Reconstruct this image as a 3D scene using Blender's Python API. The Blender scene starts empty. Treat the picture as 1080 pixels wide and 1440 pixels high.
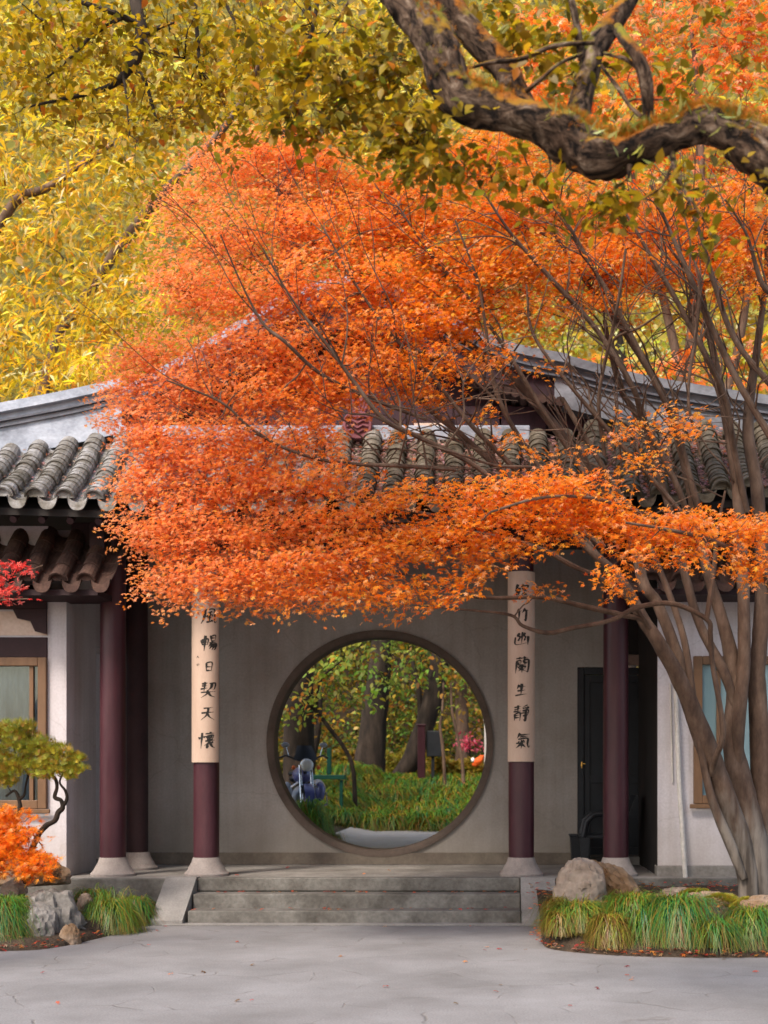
import bpy, bmesh, math, random
import numpy as np
from mathutils import Vector, Matrix, noise as mnoise

SC = bpy.context.scene
COL = SC.collection
R = math.radians

# ------------------------------------------------------------------ camera, world, sun, exposure
F_PX = 1820.0
cam_d = bpy.data.cameras.new("camera")
cam_d.sensor_fit = 'VERTICAL'; cam_d.sensor_height = 36.0; cam_d.sensor_width = 27.0
cam_d.lens = 36.0 * F_PX / 1440.0
cam_d.shift_x = -160 / 1440.0
cam_d.shift_y = 372 / 1440.0
cam_d.clip_start = 0.1; cam_d.clip_end = 500
cam_d.dof.use_dof = True; cam_d.dof.focus_distance = 11.0; cam_d.dof.aperture_fstop = 2.5
cam = bpy.data.objects.new("camera", cam_d); COL.objects.link(cam)
cam.location = (0, 0, 1.5); cam.rotation_euler = (R(90), 0, 0)
SC.camera = cam
SC.render.resolution_x = 768; SC.render.resolution_y = 1024

SUN_EL, SUN_AZ = 48, 212           # azimuth clockwise from +Y: from behind the camera, to its left
w = bpy.data.worlds.new("World"); SC.world = w; w.use_nodes = True
wn = w.node_tree.nodes; bg = wn['Background']
sky = wn.new('ShaderNodeTexSky'); sky.sky_type = 'NISHITA'; sky.sun_disc = False
sky.sun_elevation = R(SUN_EL); sky.sun_rotation = R(SUN_AZ); sky.dust_density = 3.0; sky.air_density = 1.2
w.node_tree.links.new(sky.outputs[0], bg.inputs[0]); bg.inputs[1].default_value = 0.15
sun_d = bpy.data.lights.new("sun", 'SUN'); sun_d.energy = 2.0; sun_d.angle = R(11); sun_d.color = (1.0, 0.93, 0.84)
sun = bpy.data.objects.new("sun", sun_d); COL.objects.link(sun)
_s = Vector((math.sin(R(SUN_AZ)) * math.cos(R(SUN_EL)), math.cos(R(SUN_AZ)) * math.cos(R(SUN_EL)), math.sin(R(SUN_EL))))
sun.rotation_euler = (-_s).to_track_quat('-Z', 'Y').to_euler()
SC.view_settings.view_transform = 'Standard'; SC.view_settings.look = 'None'
SC.view_settings.exposure = 1.1; SC.view_settings.gamma = 1
SC.render.engine = 'CYCLES'
SC.cycles.max_bounces = 8; SC.cycles.transmission_bounces = 6; SC.cycles.diffuse_bounces = 4
SC.cycles.filter_width = 1.6

def P(px, py, Y):
    "a photo position at depth Y as a point of the place (Z up, ground at 0)"
    return Vector(((px - 700.0) * Y / F_PX, Y, 1.5 + (1092.0 - py) * Y / F_PX))

# ------------------------------------------------------------------ object helpers
def tag(o, label=None, cat=None, group=None, kind=None):
    if label: o['label'] = label
    if cat: o['category'] = cat
    if group: o['group'] = group
    if kind: o['kind'] = kind
    return o

def thing(name, loc, label, cat, group=None):
    o = bpy.data.objects.new(name, None); COL.objects.link(o)
    o.empty_display_size = 0.2; o.location = loc
    return tag(o, label, cat, group)

def wloc(o):
    v = Vector((0, 0, 0))
    while o is not None:
        v = v + Vector(o.location); o = o.parent
    return v

def meshobj(name, verts, faces, mat, parent=None, smooth=False, col=None):
    "verts in world coordinates; the object's origin is its parent's"
    off = wloc(parent) if parent else Vector((0, 0, 0))
    v = np.asarray(verts, dtype=np.float64).reshape(-1, 3) - np.array(off)
    me = bpy.data.meshes.new(name)
    if isinstance(faces, np.ndarray):
        nf, k = faces.shape
        me.vertices.add(len(v)); me.vertices.foreach_set('co', v.astype(np.float32).ravel())
        me.loops.add(nf * k); me.loops.foreach_set('vertex_index', faces.astype(np.int32).ravel())
        me.polygons.add(nf)
        me.polygons.foreach_set('loop_start', np.arange(0, nf * k, k, dtype=np.int32))
        me.polygons.foreach_set('loop_total', np.full(nf, k, dtype=np.int32))
        me.update(calc_edges=True)
    else:
        me.from_pydata([tuple(p) for p in v], [], faces); me.update()
    if col is not None:
        a = me.attributes.new('col', 'FLOAT_COLOR', 'POINT')
        c = np.ones((len(v), 4), dtype=np.float32); c[:, :3] = col
        a.data.foreach_set('color', c.ravel())
    if smooth:
        me.polygons.foreach_set('use_smooth', [True] * len(me.polygons))
    me.materials.append(mat)
    o = bpy.data.objects.new(name, me); COL.objects.link(o)
    if parent: o.parent = parent
    return o

class MB:
    "collects shapes into one mesh"
    def __init__(s): s.v = []; s.f = []
    def add(s, vs, fs):
        n = len(s.v); s.v.extend([tuple(p) for p in vs]); s.f.extend([tuple(i + n for i in f) for f in fs]); return s
    def box(s, x0, x1, y0, y1, z0, z1, ch=0.0):
        if ch <= 0:
            vs = [(x0,y0,z0),(x1,y0,z0),(x1,y1,z0),(x0,y1,z0),(x0,y0,z1),(x1,y0,z1),(x1,y1,z1),(x0,y1,z1)]
            return s.add(vs, [(0,3,2,1),(4,5,6,7),(0,1,5,4),(1,2,6,5),(2,3,7,6),(3,0,4,7)])
        bm = bmesh.new(); bmesh.ops.create_cube(bm, size=1)
        for v in bm.verts:
            v.co = Vector(((x0+x1)/2 + v.co.x*(x1-x0), (y0+y1)/2 + v.co.y*(y1-y0), (z0+z1)/2 + v.co.z*(z1-z0)))
        bmesh.ops.bevel(bm, geom=bm.edges[:], offset=ch, segments=2, affect='EDGES', profile=0.5)
        bm.verts.index_update(); s.add([v.co.copy() for v in bm.verts], [[v.index for v in f.verts] for f in bm.faces]); bm.free(); return s
    def lathe(s, c, prof, n=24, axis='Z', a0=0, a1=2*math.pi):
        full = abs(a1 - a0 - 2*math.pi) < 1e-6
        m = n if full else n + 1; vs = []; fs = []
        for (r, h) in prof:
            for i in range(m):
                a = a0 + (a1 - a0) * i / n
                if axis == 'Z': vs.append((c[0]+r*math.cos(a), c[1]+r*math.sin(a), c[2]+h))
                elif axis == 'Y': vs.append((c[0]+r*math.cos(a), c[1]+h, c[2]+r*math.sin(a)))
                else: vs.append((c[0]+h, c[1]+r*math.cos(a), c[2]+r*math.sin(a)))
        for j in range(len(prof)-1):
            for i in range(n):
                i2 = (i+1) % m
                fs.append((j*m+i, j*m+i2, (j+1)*m+i2, (j+1)*m+i))
        if full:
            fs.append(tuple(range(m))[::-1]); fs.append(tuple((len(prof)-1)*m+i for i in range(m)))
        return s.add(vs, fs)
    def prism(s, poly, y0, y1):
        "polygon in XZ extruded along Y"
        n = len(poly)
        vs = [(x, y0, z) for x, z in poly] + [(x, y1, z) for x, z in poly]
        fs = [tuple(range(n)), tuple(range(2*n-1, n-1, -1))] + [(i, i+n, (i+1)%n+n, (i+1)%n) for i in range(n)]
        return s.add(vs, fs)
    def xprism(s, poly, x0, x1):
        "polygon in YZ extruded along X"
        n = len(poly)
        vs = [(x0, y, z) for y, z in poly] + [(x1, y, z) for y, z in poly]
        fs = [tuple(range(n)), tuple(range(2*n-1, n-1, -1))] + [(i, i+n, (i+1)%n+n, (i+1)%n) for i in range(n)]
        return s.add(vs, fs)
    def tube(s, pts, rads, n=8, cap=True):
        v, f = tube_np(pts, rads, n)
        s.add(v, f)
        return s
    def build(s, name, mat, parent=None, smooth=False):
        o = meshobj(name, s.v, s.f, mat, parent)
        if smooth:
            o.data.polygons.foreach_set('use_smooth', [True]*len(o.data.polygons))
            try: o.data.set_sharp_from_angle(angle=R(40))
            except Exception: pass
        return o

def tube_np(pts, rads, n=8, wob=0.0, rng=None, freq=6.0):
    pts = [Vector(p) for p in pts]; vs = []; fs = []
    if not hasattr(rads, '__len__'): rads = [rads]*len(pts)
    up = Vector((0.13, 0.91, 0.37)).normalized(); prev = None
    for i, p in enumerate(pts):
        t = (pts[min(i+1, len(pts)-1)] - pts[max(i-1, 0)])
        t = t.normalized() if t.length > 1e-9 else Vector((0,0,1))
        if prev is None:
            u = t.cross(up); u = u.normalized() if u.length > 1e-4 else t.cross(Vector((1,0,0))).normalized()
        else:
            u = (prev - t * prev.dot(t)); u = u.normalized() if u.length > 1e-6 else t.orthogonal().normalized()
        prev = u; w_ = t.cross(u)
        for k in range(n):
            a = 2*math.pi*k/n; d = u*math.cos(a) + w_*math.sin(a)
            r = rads[i]
            if wob:
                q = p + d*r
                r *= 1 + wob*(mnoise.noise(q*freq) + 0.5*mnoise.noise(q*freq*2.7))
            vs.append(tuple(p + d*r))
    for i in range(len(pts)-1):
        for k in range(n):
            k2 = (k+1) % n
            fs.append((i*n+k, i*n+k2, (i+1)*n+k2, (i+1)*n+k))
    fs.append(tuple(range(n))[::-1]); fs.append(tuple((len(pts)-1)*n+k for k in range(n)))
    return vs, fs

def catmull(pts, sub=5):
    "pts: (x,y,z,r) -> smoothed"
    a = [np.array(p, dtype=float) for p in pts]
    if len(a) < 3:
        return [a[0]*(1-t)+a[-1]*t for t in np.linspace(0, 1, sub+1)]
    out = []; q = [2*a[0]-a[1]] + a + [2*a[-1]-a[-2]]
    for i in range(1, len(q)-2):
        for k in range(sub):
            t = k/sub
            out.append(0.5*((2*q[i]) + (-q[i-1]+q[i+1])*t + (2*q[i-1]-5*q[i]+4*q[i+1]-q[i+2])*t*t + (-q[i-1]+3*q[i]-3*q[i+1]+q[i+2])*t**3))
    out.append(a[-1]); return out

# ------------------------------------------------------------------ materials
def lin(c):
    return tuple(((x/255.0)/12.92 if x/255.0 <= 0.04045 else ((x/255.0+0.055)/1.055)**2.4) for x in c) + (1.0,)

def newmat(name):
    m = bpy.data.materials.new(name); m.use_nodes = True
    nt = m.node_tree; b = nt.nodes['Principled BSDF']; return m, nt, b

def mat_noise(name, cols, scale=4.0, rough=0.8, bump=0.3, bscale=30.0, detail=6, spec=0.3, stretch=(1,1,1), pos=None, bdist=0.01, fine=0.25, metallic=0.0):
    m, nt, b = newmat(name); N = nt.nodes; L = nt.links
    tc = N.new('ShaderNodeTexCoord'); mp = N.new('ShaderNodeMapping'); mp.inputs['Scale'].default_value = stretch
    L.new(tc.outputs['Object'], mp.inputs[0])
    n1 = N.new('ShaderNodeTexNoise'); n1.inputs['Scale'].default_value = scale; n1.inputs['Detail'].default_value = detail
    n1.inputs['Roughness'].default_value = 0.62; L.new(mp.outputs[0], n1.inputs['Vector'])
    cr = N.new('ShaderNodeValToRGB'); e = cr.color_ramp.elements
    k = len(cols)
    while len(e) < k: e.new(0.5)
    for i, c in enumerate(cols):
        e[i].position = (0.30 + 0.40*i/max(1, k-1)) if pos is None else pos[i]
        e[i].color = c
    L.new(n1.outputs[0], cr.inputs[0])
    n2 = N.new('ShaderNodeTexNoise'); n2.inputs['Scale'].default_value = bscale; n2.inputs['Detail'].default_value = 5
    L.new(mp.outputs[0], n2.inputs['Vector'])
    mx = N.new('ShaderNodeMix'); mx.data_type = 'RGBA'; mx.blend_type = 'OVERLAY'; mx.inputs[0].default_value = fine
    L.new(cr.outputs[0], mx.inputs[6]); L.new(n2.outputs[0], mx.inputs[7])
    L.new(mx.outputs[2], b.inputs['Base Color'])
    b.inputs['Roughness'].default_value = rough; b.inputs['Specular IOR Level'].default_value = spec
    b.inputs['Metallic'].default_value = metallic
    if bump:
        bp = N.new('ShaderNodeBump'); bp.inputs['Strength'].default_value = bump; bp.inputs['Distance'].default_value = bdist
        L.new(n2.outputs[0], bp.inputs['Height']); L.new(bp.outputs[0], b.inputs['Normal'])
    return m

def mat_leaf(name, trans=0.60, rough=0.45, sat=1.0, spec=0.35, tint=1.0):
    m, nt, b = newmat(name); N = nt.nodes; L = nt.links
    at = N.new('ShaderNodeAttribute'); at.attribute_name = 'col'
    L.new(at.outputs['Color'], b.inputs['Base Color']); b.inputs['Roughness'].default_value = rough
    b.inputs['Specular IOR Level'].default_value = spec
    tr = N.new('ShaderNodeBsdfTranslucent')
    L.new(at.outputs['Color'], tr.inputs['Color'])
    mx = N.new('ShaderNodeMixShader'); mx.inputs[0].default_value = trans
    L.new(b.outputs[0], mx.inputs[1]); L.new(tr.outputs[0], mx.inputs[2])
    L.new(mx.outputs[0], nt.nodes['Material Output'].inputs['Surface'])
    return m

def C(r, g, b): return (r, g, b, 1.0)
M = {}
# --MATERIALS--
M['leaf'] = mat_leaf('leaf')
M['grassblade'] = mat_leaf('grass_blade', trans=0.25, rough=0.4)
M['bark'] = mat_noise('bark', [C(.060,.034,.022), C(.12,.072,.046), C(.185,.12,.082)], scale=9, rough=.9, bump=.8, bscale=55, stretch=(1,1,.35), bdist=.006)
M['bark_dark'] = mat_noise('bark_dark', [C(.010,.007,.005), C(.028,.019,.013), C(.055,.038,.027)], scale=6, rough=.95, bump=.9, bscale=30, stretch=(1,1,.3), bdist=.01)
M['wall_grey'] = mat_noise('wall_grey', [C(.20,.175,.155), C(.27,.24,.215), C(.31,.285,.26)], scale=1.3, rough=.95, bump=.15, bscale=40, detail=8, fine=.18)
M['wall_white'] = mat_noise('wall_white', [C(.42,.38,.38), C(.54,.50,.52), C(.60,.56,.59)], scale=1.5, rough=.95, bump=.1, bscale=45, detail=8, fine=.1)
M['maroon'] = mat_noise('maroon_paint', [C(.022,.005,.007), C(.044,.010,.015), C(.075,.025,.030)], scale=2.2, rough=.42, bump=.12, bscale=50, stretch=(1,1,.25), spec=.35, fine=.2)
M['maroon_dark'] = mat_noise('maroon_dark', [C(.020,.008,.009), C(.035,.014,.015)], scale=3, rough=.7, bump=.1)
M['dark_wood'] = mat_noise('dark_wood', [C(.012,.009,.008), C(.022,.016,.014)], scale=3, rough=.8, bump=.1)
M['purple_board'] = mat_noise('purple_board', [C(.022,.008,.011), C(.042,.016,.022)], scale=4, rough=.7, bump=.2, stretch=(4,4,1))
M['stone'] = mat_noise('stone', [C(.12,.105,.09), C(.19,.17,.15), C(.27,.245,.22)], scale=2.2, rough=.95, bump=.4, bscale=35, fine=.35)
M['step_stone'] = mat_noise('step_stone', [C(.065,.057,.047), C(.125,.113,.097), C(.195,.18,.158)], scale=3.0, rough=.95, bump=.5, bscale=28, fine=.4)
M['ramp_stone'] = mat_noise('ramp_stone', [C(.17,.155,.14), C(.26,.24,.22)], scale=3.0, rough=.95, bump=.3, bscale=60, fine=.3)
M['base_stone'] = mat_noise('base_stone', [C(.20,.165,.145), C(.32,.27,.24)], scale=5, rough=.9, bump=.3, bscale=60)
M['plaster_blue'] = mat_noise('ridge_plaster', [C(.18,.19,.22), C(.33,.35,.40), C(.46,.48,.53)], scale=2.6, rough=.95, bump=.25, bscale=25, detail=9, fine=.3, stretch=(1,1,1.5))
M['ridge_dark'] = mat_noise('ridge_moulding', [C(.07,.07,.08), C(.15,.15,.17)], scale=5, rough=.9, bump=.2)
M['tile'] = mat_noise('roof_tile', [C(.05,.042,.030), C(.12,.105,.085), C(.21,.195,.18), C(.32,.31,.31)], scale=5.5, rough=.9, bump=.5, bscale=40, fine=.4)
M['tile_brown'] = mat_noise('roof_tile_brown', [C(.024,.012,.009), C(.052,.026,.019), C(.088,.048,.034)], scale=5, rough=.9, bump=.4, bscale=40, fine=.3)
M['couplet'] = mat_noise('couplet_board', [C(.42,.29,.215), C(.54,.40,.31)], scale=1.2, rough=.6, bump=.05, bscale=60, fine=.12, stretch=(3,3,.5))
M['ink'] = mat_noise('ink', [C(.012,.010,.009), C(.03,.025,.02)], scale=60, rough=.7, bump=0)
M['brown_frame'] = mat_noise('window_frame', [C(.13,.07,.035), C(.19,.10,.05)], scale=6, rough=.55, bump=.08, stretch=(1,1,.3))
M['soil'] = mat_noise('soil', [C(.025,.017,.010), C(.05,.033,.02), C(.08,.05,.03)], scale=8, rough=1, bump=1, bscale=30, bdist=.03)
M['rock'] = mat_noise('rock', [C(.07,.062,.052), C(.145,.13,.115), C(.24,.215,.195)], scale=3.5, rough=.95, bump=.7, bscale=14, bdist=.03, fine=.5)
M['rock_warm'] = mat_noise('rock_warm', [C(.13,.060,.020), C(.19,.12,.07), C(.27,.20,.15)], scale=3.0, rough=.95, bump=.8, bscale=14, bdist=.03, fine=.45)
M['moss'] = mat_noise('moss', [C(.07,.06,.01), C(.16,.14,.02), C(.26,.22,.03)], scale=9, rough=1, bump=1, bscale=60, bdist=.02)
M['pipe'] = mat_noise('pipe_plastic', [C(.42,.38,.34), C(.55,.51,.47)], scale=5, rough=.5, bump=.03)
M['black'] = mat_noise('black_plastic', [C(.010,.011,.013), C(.020,.022,.026)], scale=5, rough=.5, bump=.05)
M['door'] = mat_noise('door_paint', [C(.008,.009,.012), C(.014,.016,.021)], scale=4, rough=.5, bump=.05)
M['chair'] = mat_noise('grey_plastic', [C(.009,.010,.013), C(.015,.017,.021)], scale=4, rough=.5, bump=.03)
M['brass'] = mat_noise('brass', [C(.5,.28,.06), C(.7,.42,.12)], scale=10, rough=.35, bump=0, metallic=1)
M['chrome'] = mat_noise('chrome', [C(.6,.62,.66), C(.75,.77,.8)], scale=10, rough=.25, bump=0, metallic=.9)
M['blue_paint'] = mat_noise('blue_paint', [C(.08,.09,.26), C(.13,.15,.36)], scale=5, rough=.25, bump=0, spec=.6)
M['grey_paint'] = mat_noise('grey_paint', [C(.30,.33,.40), C(.42,.45,.52)], scale=5, rough=.3, bump=0, spec=.6)
M['orange_lens'] = mat_noise('orange_lens', [C(.8,.12,.02), C(.9,.2,.04)], scale=5, rough=.3, bump=0)
M['white_lens'] = mat_noise('lamp_glass', [C(.8,.8,.8), C(.9,.9,.9)], scale=5, rough=.1, bump=0)
M['green_paint'] = mat_noise('green_paint', [C(.004,.045,.030), C(.008,.07,.045)], scale=5, rough=.5, bump=.05)
M['path'] = mat_noise('path_concrete', [C(.42,.38,.33), C(.52,.48,.43)], scale=1.5, rough=.95, bump=.1)
M['curtain'] = mat_noise('curtain', [C(.34,.52,.56), C(.50,.68,.72)], scale=3, rough=.9, bump=.4, bscale=8, stretch=(6,1,.2), bdist=.05)
M['curtain_grey'] = mat_noise('curtain_grey', [C(.28,.27,.30), C(.45,.42,.44)], scale=2, rough=.9, bump=.2, bscale=8, stretch=(3,1,.6), bdist=.05)
M['cream'] = mat_noise('cream_plaster', [C(.50,.36,.28), C(.62,.47,.38)], scale=2, rough=.9, bump=.1)

M['film'] = mat_noise('frosted_teal_glass', [C(.12,.20,.22), C(.21,.31,.335)], scale=.9, rough=.22, bump=.05, stretch=(4,1,.4), spec=.6, fine=.05)
def glass_mat():
    m, nt, b = newmat('window_glass'); N = nt.nodes; L = nt.links
    g = N.new('ShaderNodeBsdfGlossy'); g.inputs['Roughness'].default_value = .03
    t = N.new('ShaderNodeBsdfTransparent'); t.inputs['Color'].default_value = (.8,.88,.9,1)
    f = N.new('ShaderNodeFresnel'); f.inputs['IOR'].default_value = 1.6
    mx = N.new('ShaderNodeMixShader'); L.new(f.outputs[0], mx.inputs[0]); L.new(t.outputs[0], mx.inputs[1]); L.new(g.outputs[0], mx.inputs[2])
    L.new(mx.outputs[0], N['Material Output'].inputs['Surface']); return m
M['glass'] = glass_mat()

def weathered_wall(name, base, dark, light, foot, zfoot):
    "plaster with rain streaks, blotches, fine cracks and a grimy foot"
    m = mat_noise(name, [dark, base, light], scale=.9, rough=.95, bump=.18, bscale=40, detail=9, fine=.2)
    nt = m.node_tree; N = nt.nodes; L = nt.links; b = N['Principled BSDF']; src = b.inputs['Base Color'].links[0].from_socket
    geo = N.new('ShaderNodeNewGeometry'); sp = N.new('ShaderNodeSeparateXYZ'); L.new(geo.outputs['Position'], sp.inputs[0])
    mp = N.new('ShaderNodeMapping'); mp.inputs['Scale'].default_value = (5, 5, .22); L.new(geo.outputs['Position'], mp.inputs[0])
    n = N.new('ShaderNodeTexNoise'); n.inputs['Scale'].default_value = 1.6; n.inputs['Detail'].default_value = 7; n.inputs['Roughness'].default_value = .6; L.new(mp.outputs[0], n.inputs['Vector'])
    cr = N.new('ShaderNodeValToRGB'); e = cr.color_ramp.elements; e[0].position = .36; e[0].color = C(.66,.63,.60); e[1].position = .56; e[1].color = C(1,1,1); L.new(n.outputs[0], cr.inputs[0])
    mu = N.new('ShaderNodeMix'); mu.data_type = 'RGBA'; mu.blend_type = 'MULTIPLY'; mu.inputs[0].default_value = .33; L.new(src, mu.inputs[6]); L.new(cr.outputs[0], mu.inputs[7])
    vo = N.new('ShaderNodeTexVoronoi'); vo.feature = 'DISTANCE_TO_EDGE'; vo.inputs['Scale'].default_value = .75
    wn_ = N.new('ShaderNodeTexNoise'); wn_.inputs['Scale'].default_value = 3; wn_.inputs['Detail'].default_value = 5; L.new(geo.outputs['Position'], wn_.inputs['Vector'])
    av = N.new('ShaderNodeMix'); av.data_type = 'RGBA'; av.inputs[0].default_value = .25; L.new(geo.outputs['Position'], av.inputs[6]); L.new(wn_.outputs['Color'], av.inputs[7]); L.new(av.outputs[2], vo.inputs['Vector'])
    ck = N.new('ShaderNodeValToRGB'); e = ck.color_ramp.elements; e[0].position = .0; e[0].color = C(.55,.52,.5); e[1].position = .006; e[1].color = C(1,1,1); L.new(vo.outputs['Distance'], ck.inputs[0])
    m2 = N.new('ShaderNodeMix'); m2.data_type = 'RGBA'; m2.blend_type = 'MULTIPLY'; m2.inputs[0].default_value = .28; L.new(mu.outputs[2], m2.inputs[6]); L.new(ck.outputs[0], m2.inputs[7])
    a = N.new('ShaderNodeMath'); a.operation = 'MULTIPLY_ADD'; a.inputs[1].default_value = -.75; L.new(wn_.outputs[0], a.inputs[0]); L.new(sp.outputs['Z'], a.inputs[2])
    mr = N.new('ShaderNodeMapRange'); mr.inputs['From Min'].default_value = zfoot-.55; mr.inputs['From Max'].default_value = zfoot+.25; mr.inputs['To Min'].default_value = .75; mr.inputs['To Max'].default_value = 0; L.new(a.outputs[0], mr.inputs['Value'])
    m3 = N.new('ShaderNodeMix'); m3.data_type = 'RGBA'; L.new(mr.outputs[0], m3.inputs[0]); L.new(m2.outputs[2], m3.inputs[6]); m3.inputs[7].default_value = foot; L.new(m3.outputs[2], b.inputs['Base Color'])
    return m
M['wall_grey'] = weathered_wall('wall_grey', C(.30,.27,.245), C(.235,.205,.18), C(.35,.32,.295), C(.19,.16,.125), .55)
M['wall_white'] = weathered_wall('wall_white', C(.52,.475,.48), C(.44,.40,.395), C(.60,.555,.575), C(.33,.27,.22), .45)

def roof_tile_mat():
    "weathered grey tiles, browner under the maple: moss stain and painted shade in one tint"
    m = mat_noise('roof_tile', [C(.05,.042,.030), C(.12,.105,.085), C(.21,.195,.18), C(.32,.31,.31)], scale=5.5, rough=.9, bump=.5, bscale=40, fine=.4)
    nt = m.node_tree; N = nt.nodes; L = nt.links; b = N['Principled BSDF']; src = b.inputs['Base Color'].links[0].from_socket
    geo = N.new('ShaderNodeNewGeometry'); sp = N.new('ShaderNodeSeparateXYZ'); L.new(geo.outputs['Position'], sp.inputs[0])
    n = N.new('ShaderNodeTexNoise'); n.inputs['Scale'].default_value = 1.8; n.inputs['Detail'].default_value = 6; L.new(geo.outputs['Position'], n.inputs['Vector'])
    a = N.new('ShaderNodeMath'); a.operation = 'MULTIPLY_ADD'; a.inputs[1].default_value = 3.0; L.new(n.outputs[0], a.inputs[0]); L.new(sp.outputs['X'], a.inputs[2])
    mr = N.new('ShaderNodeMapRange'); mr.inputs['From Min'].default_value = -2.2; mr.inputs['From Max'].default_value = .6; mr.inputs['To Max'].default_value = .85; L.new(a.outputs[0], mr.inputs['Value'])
    mu = N.new('ShaderNodeMix'); mu.data_type = 'RGBA'; mu.blend_type = 'MULTIPLY'; L.new(mr.outputs[0], mu.inputs[0]); L.new(src, mu.inputs[6]); mu.inputs[7].default_value = C(.52,.42,.26)  # brown tint holds the moss stain and part of the shade
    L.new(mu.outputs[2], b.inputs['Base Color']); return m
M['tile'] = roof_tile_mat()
M['plaster_shaded'] = mat_noise('shaded_ridge_plaster', [C(.10,.10,.11), C(.19,.19,.205), C(.28,.285,.31)], scale=2.6, rough=.95, bump=.25, bscale=25, detail=9, fine=.3, stretch=(1,1,1.5))  # greyer copy of the ridge plaster, shade on the right put into its colour

def maple_bark():
    "brown bark, pale grey smooth bark with dark streaks on the lowest metre"
    m = mat_noise('maple_bark', [C(.048,.027,.018), C(.098,.058,.038), C(.155,.10,.07)], scale=9, rough=.9, bump=.8, bscale=55, stretch=(1,1,.35), bdist=.006)
    nt = m.node_tree; N = nt.nodes; L = nt.links; b = N['Principled BSDF']; src = b.inputs['Base Color'].links[0].from_socket
    tc = N.new('ShaderNodeTexCoord'); geo = N.new('ShaderNodeNewGeometry'); sp = N.new('ShaderNodeSeparateXYZ'); L.new(geo.outputs['Position'], sp.inputs[0])
    mp = N.new('ShaderNodeMapping'); mp.inputs['Scale'].default_value = (7, 7, 1.1); L.new(tc.outputs['Object'], mp.inputs[0])
    n = N.new('ShaderNodeTexNoise'); n.inputs['Scale'].default_value = 1.6; n.inputs['Detail'].default_value = 5; L.new(mp.outputs[0], n.inputs['Vector'])
    cr = N.new('ShaderNodeValToRGB'); e = cr.color_ramp.elements; e[0].position = .38; e[0].color = C(.045,.034,.026); e[1].position = .60; e[1].color = C(.17,.14,.115); L.new(n.outputs[0], cr.inputs[0])
    a = N.new('ShaderNodeMath'); a.operation = 'MULTIPLY_ADD'; a.inputs[1].default_value = -.9; L.new(n.outputs[0], a.inputs[0]); L.new(sp.outputs['Z'], a.inputs[2])
    mr = N.new('ShaderNodeMapRange'); mr.inputs['From Min'].default_value = .45; mr.inputs['From Max'].default_value = .85; mr.inputs['To Min'].default_value = 1; mr.inputs['To Max'].default_value = 0; L.new(a.outputs[0], mr.inputs['Value'])
    mx = N.new('ShaderNodeMix'); mx.data_type = 'RGBA'; L.new(mr.outputs[0], mx.inputs[0]); L.new(src, mx.inputs[6]); L.new(cr.outputs[0], mx.inputs[7]); L.new(mx.outputs[2], b.inputs['Base Color'])
    return m
M['maple_bark'] = maple_bark()

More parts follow.
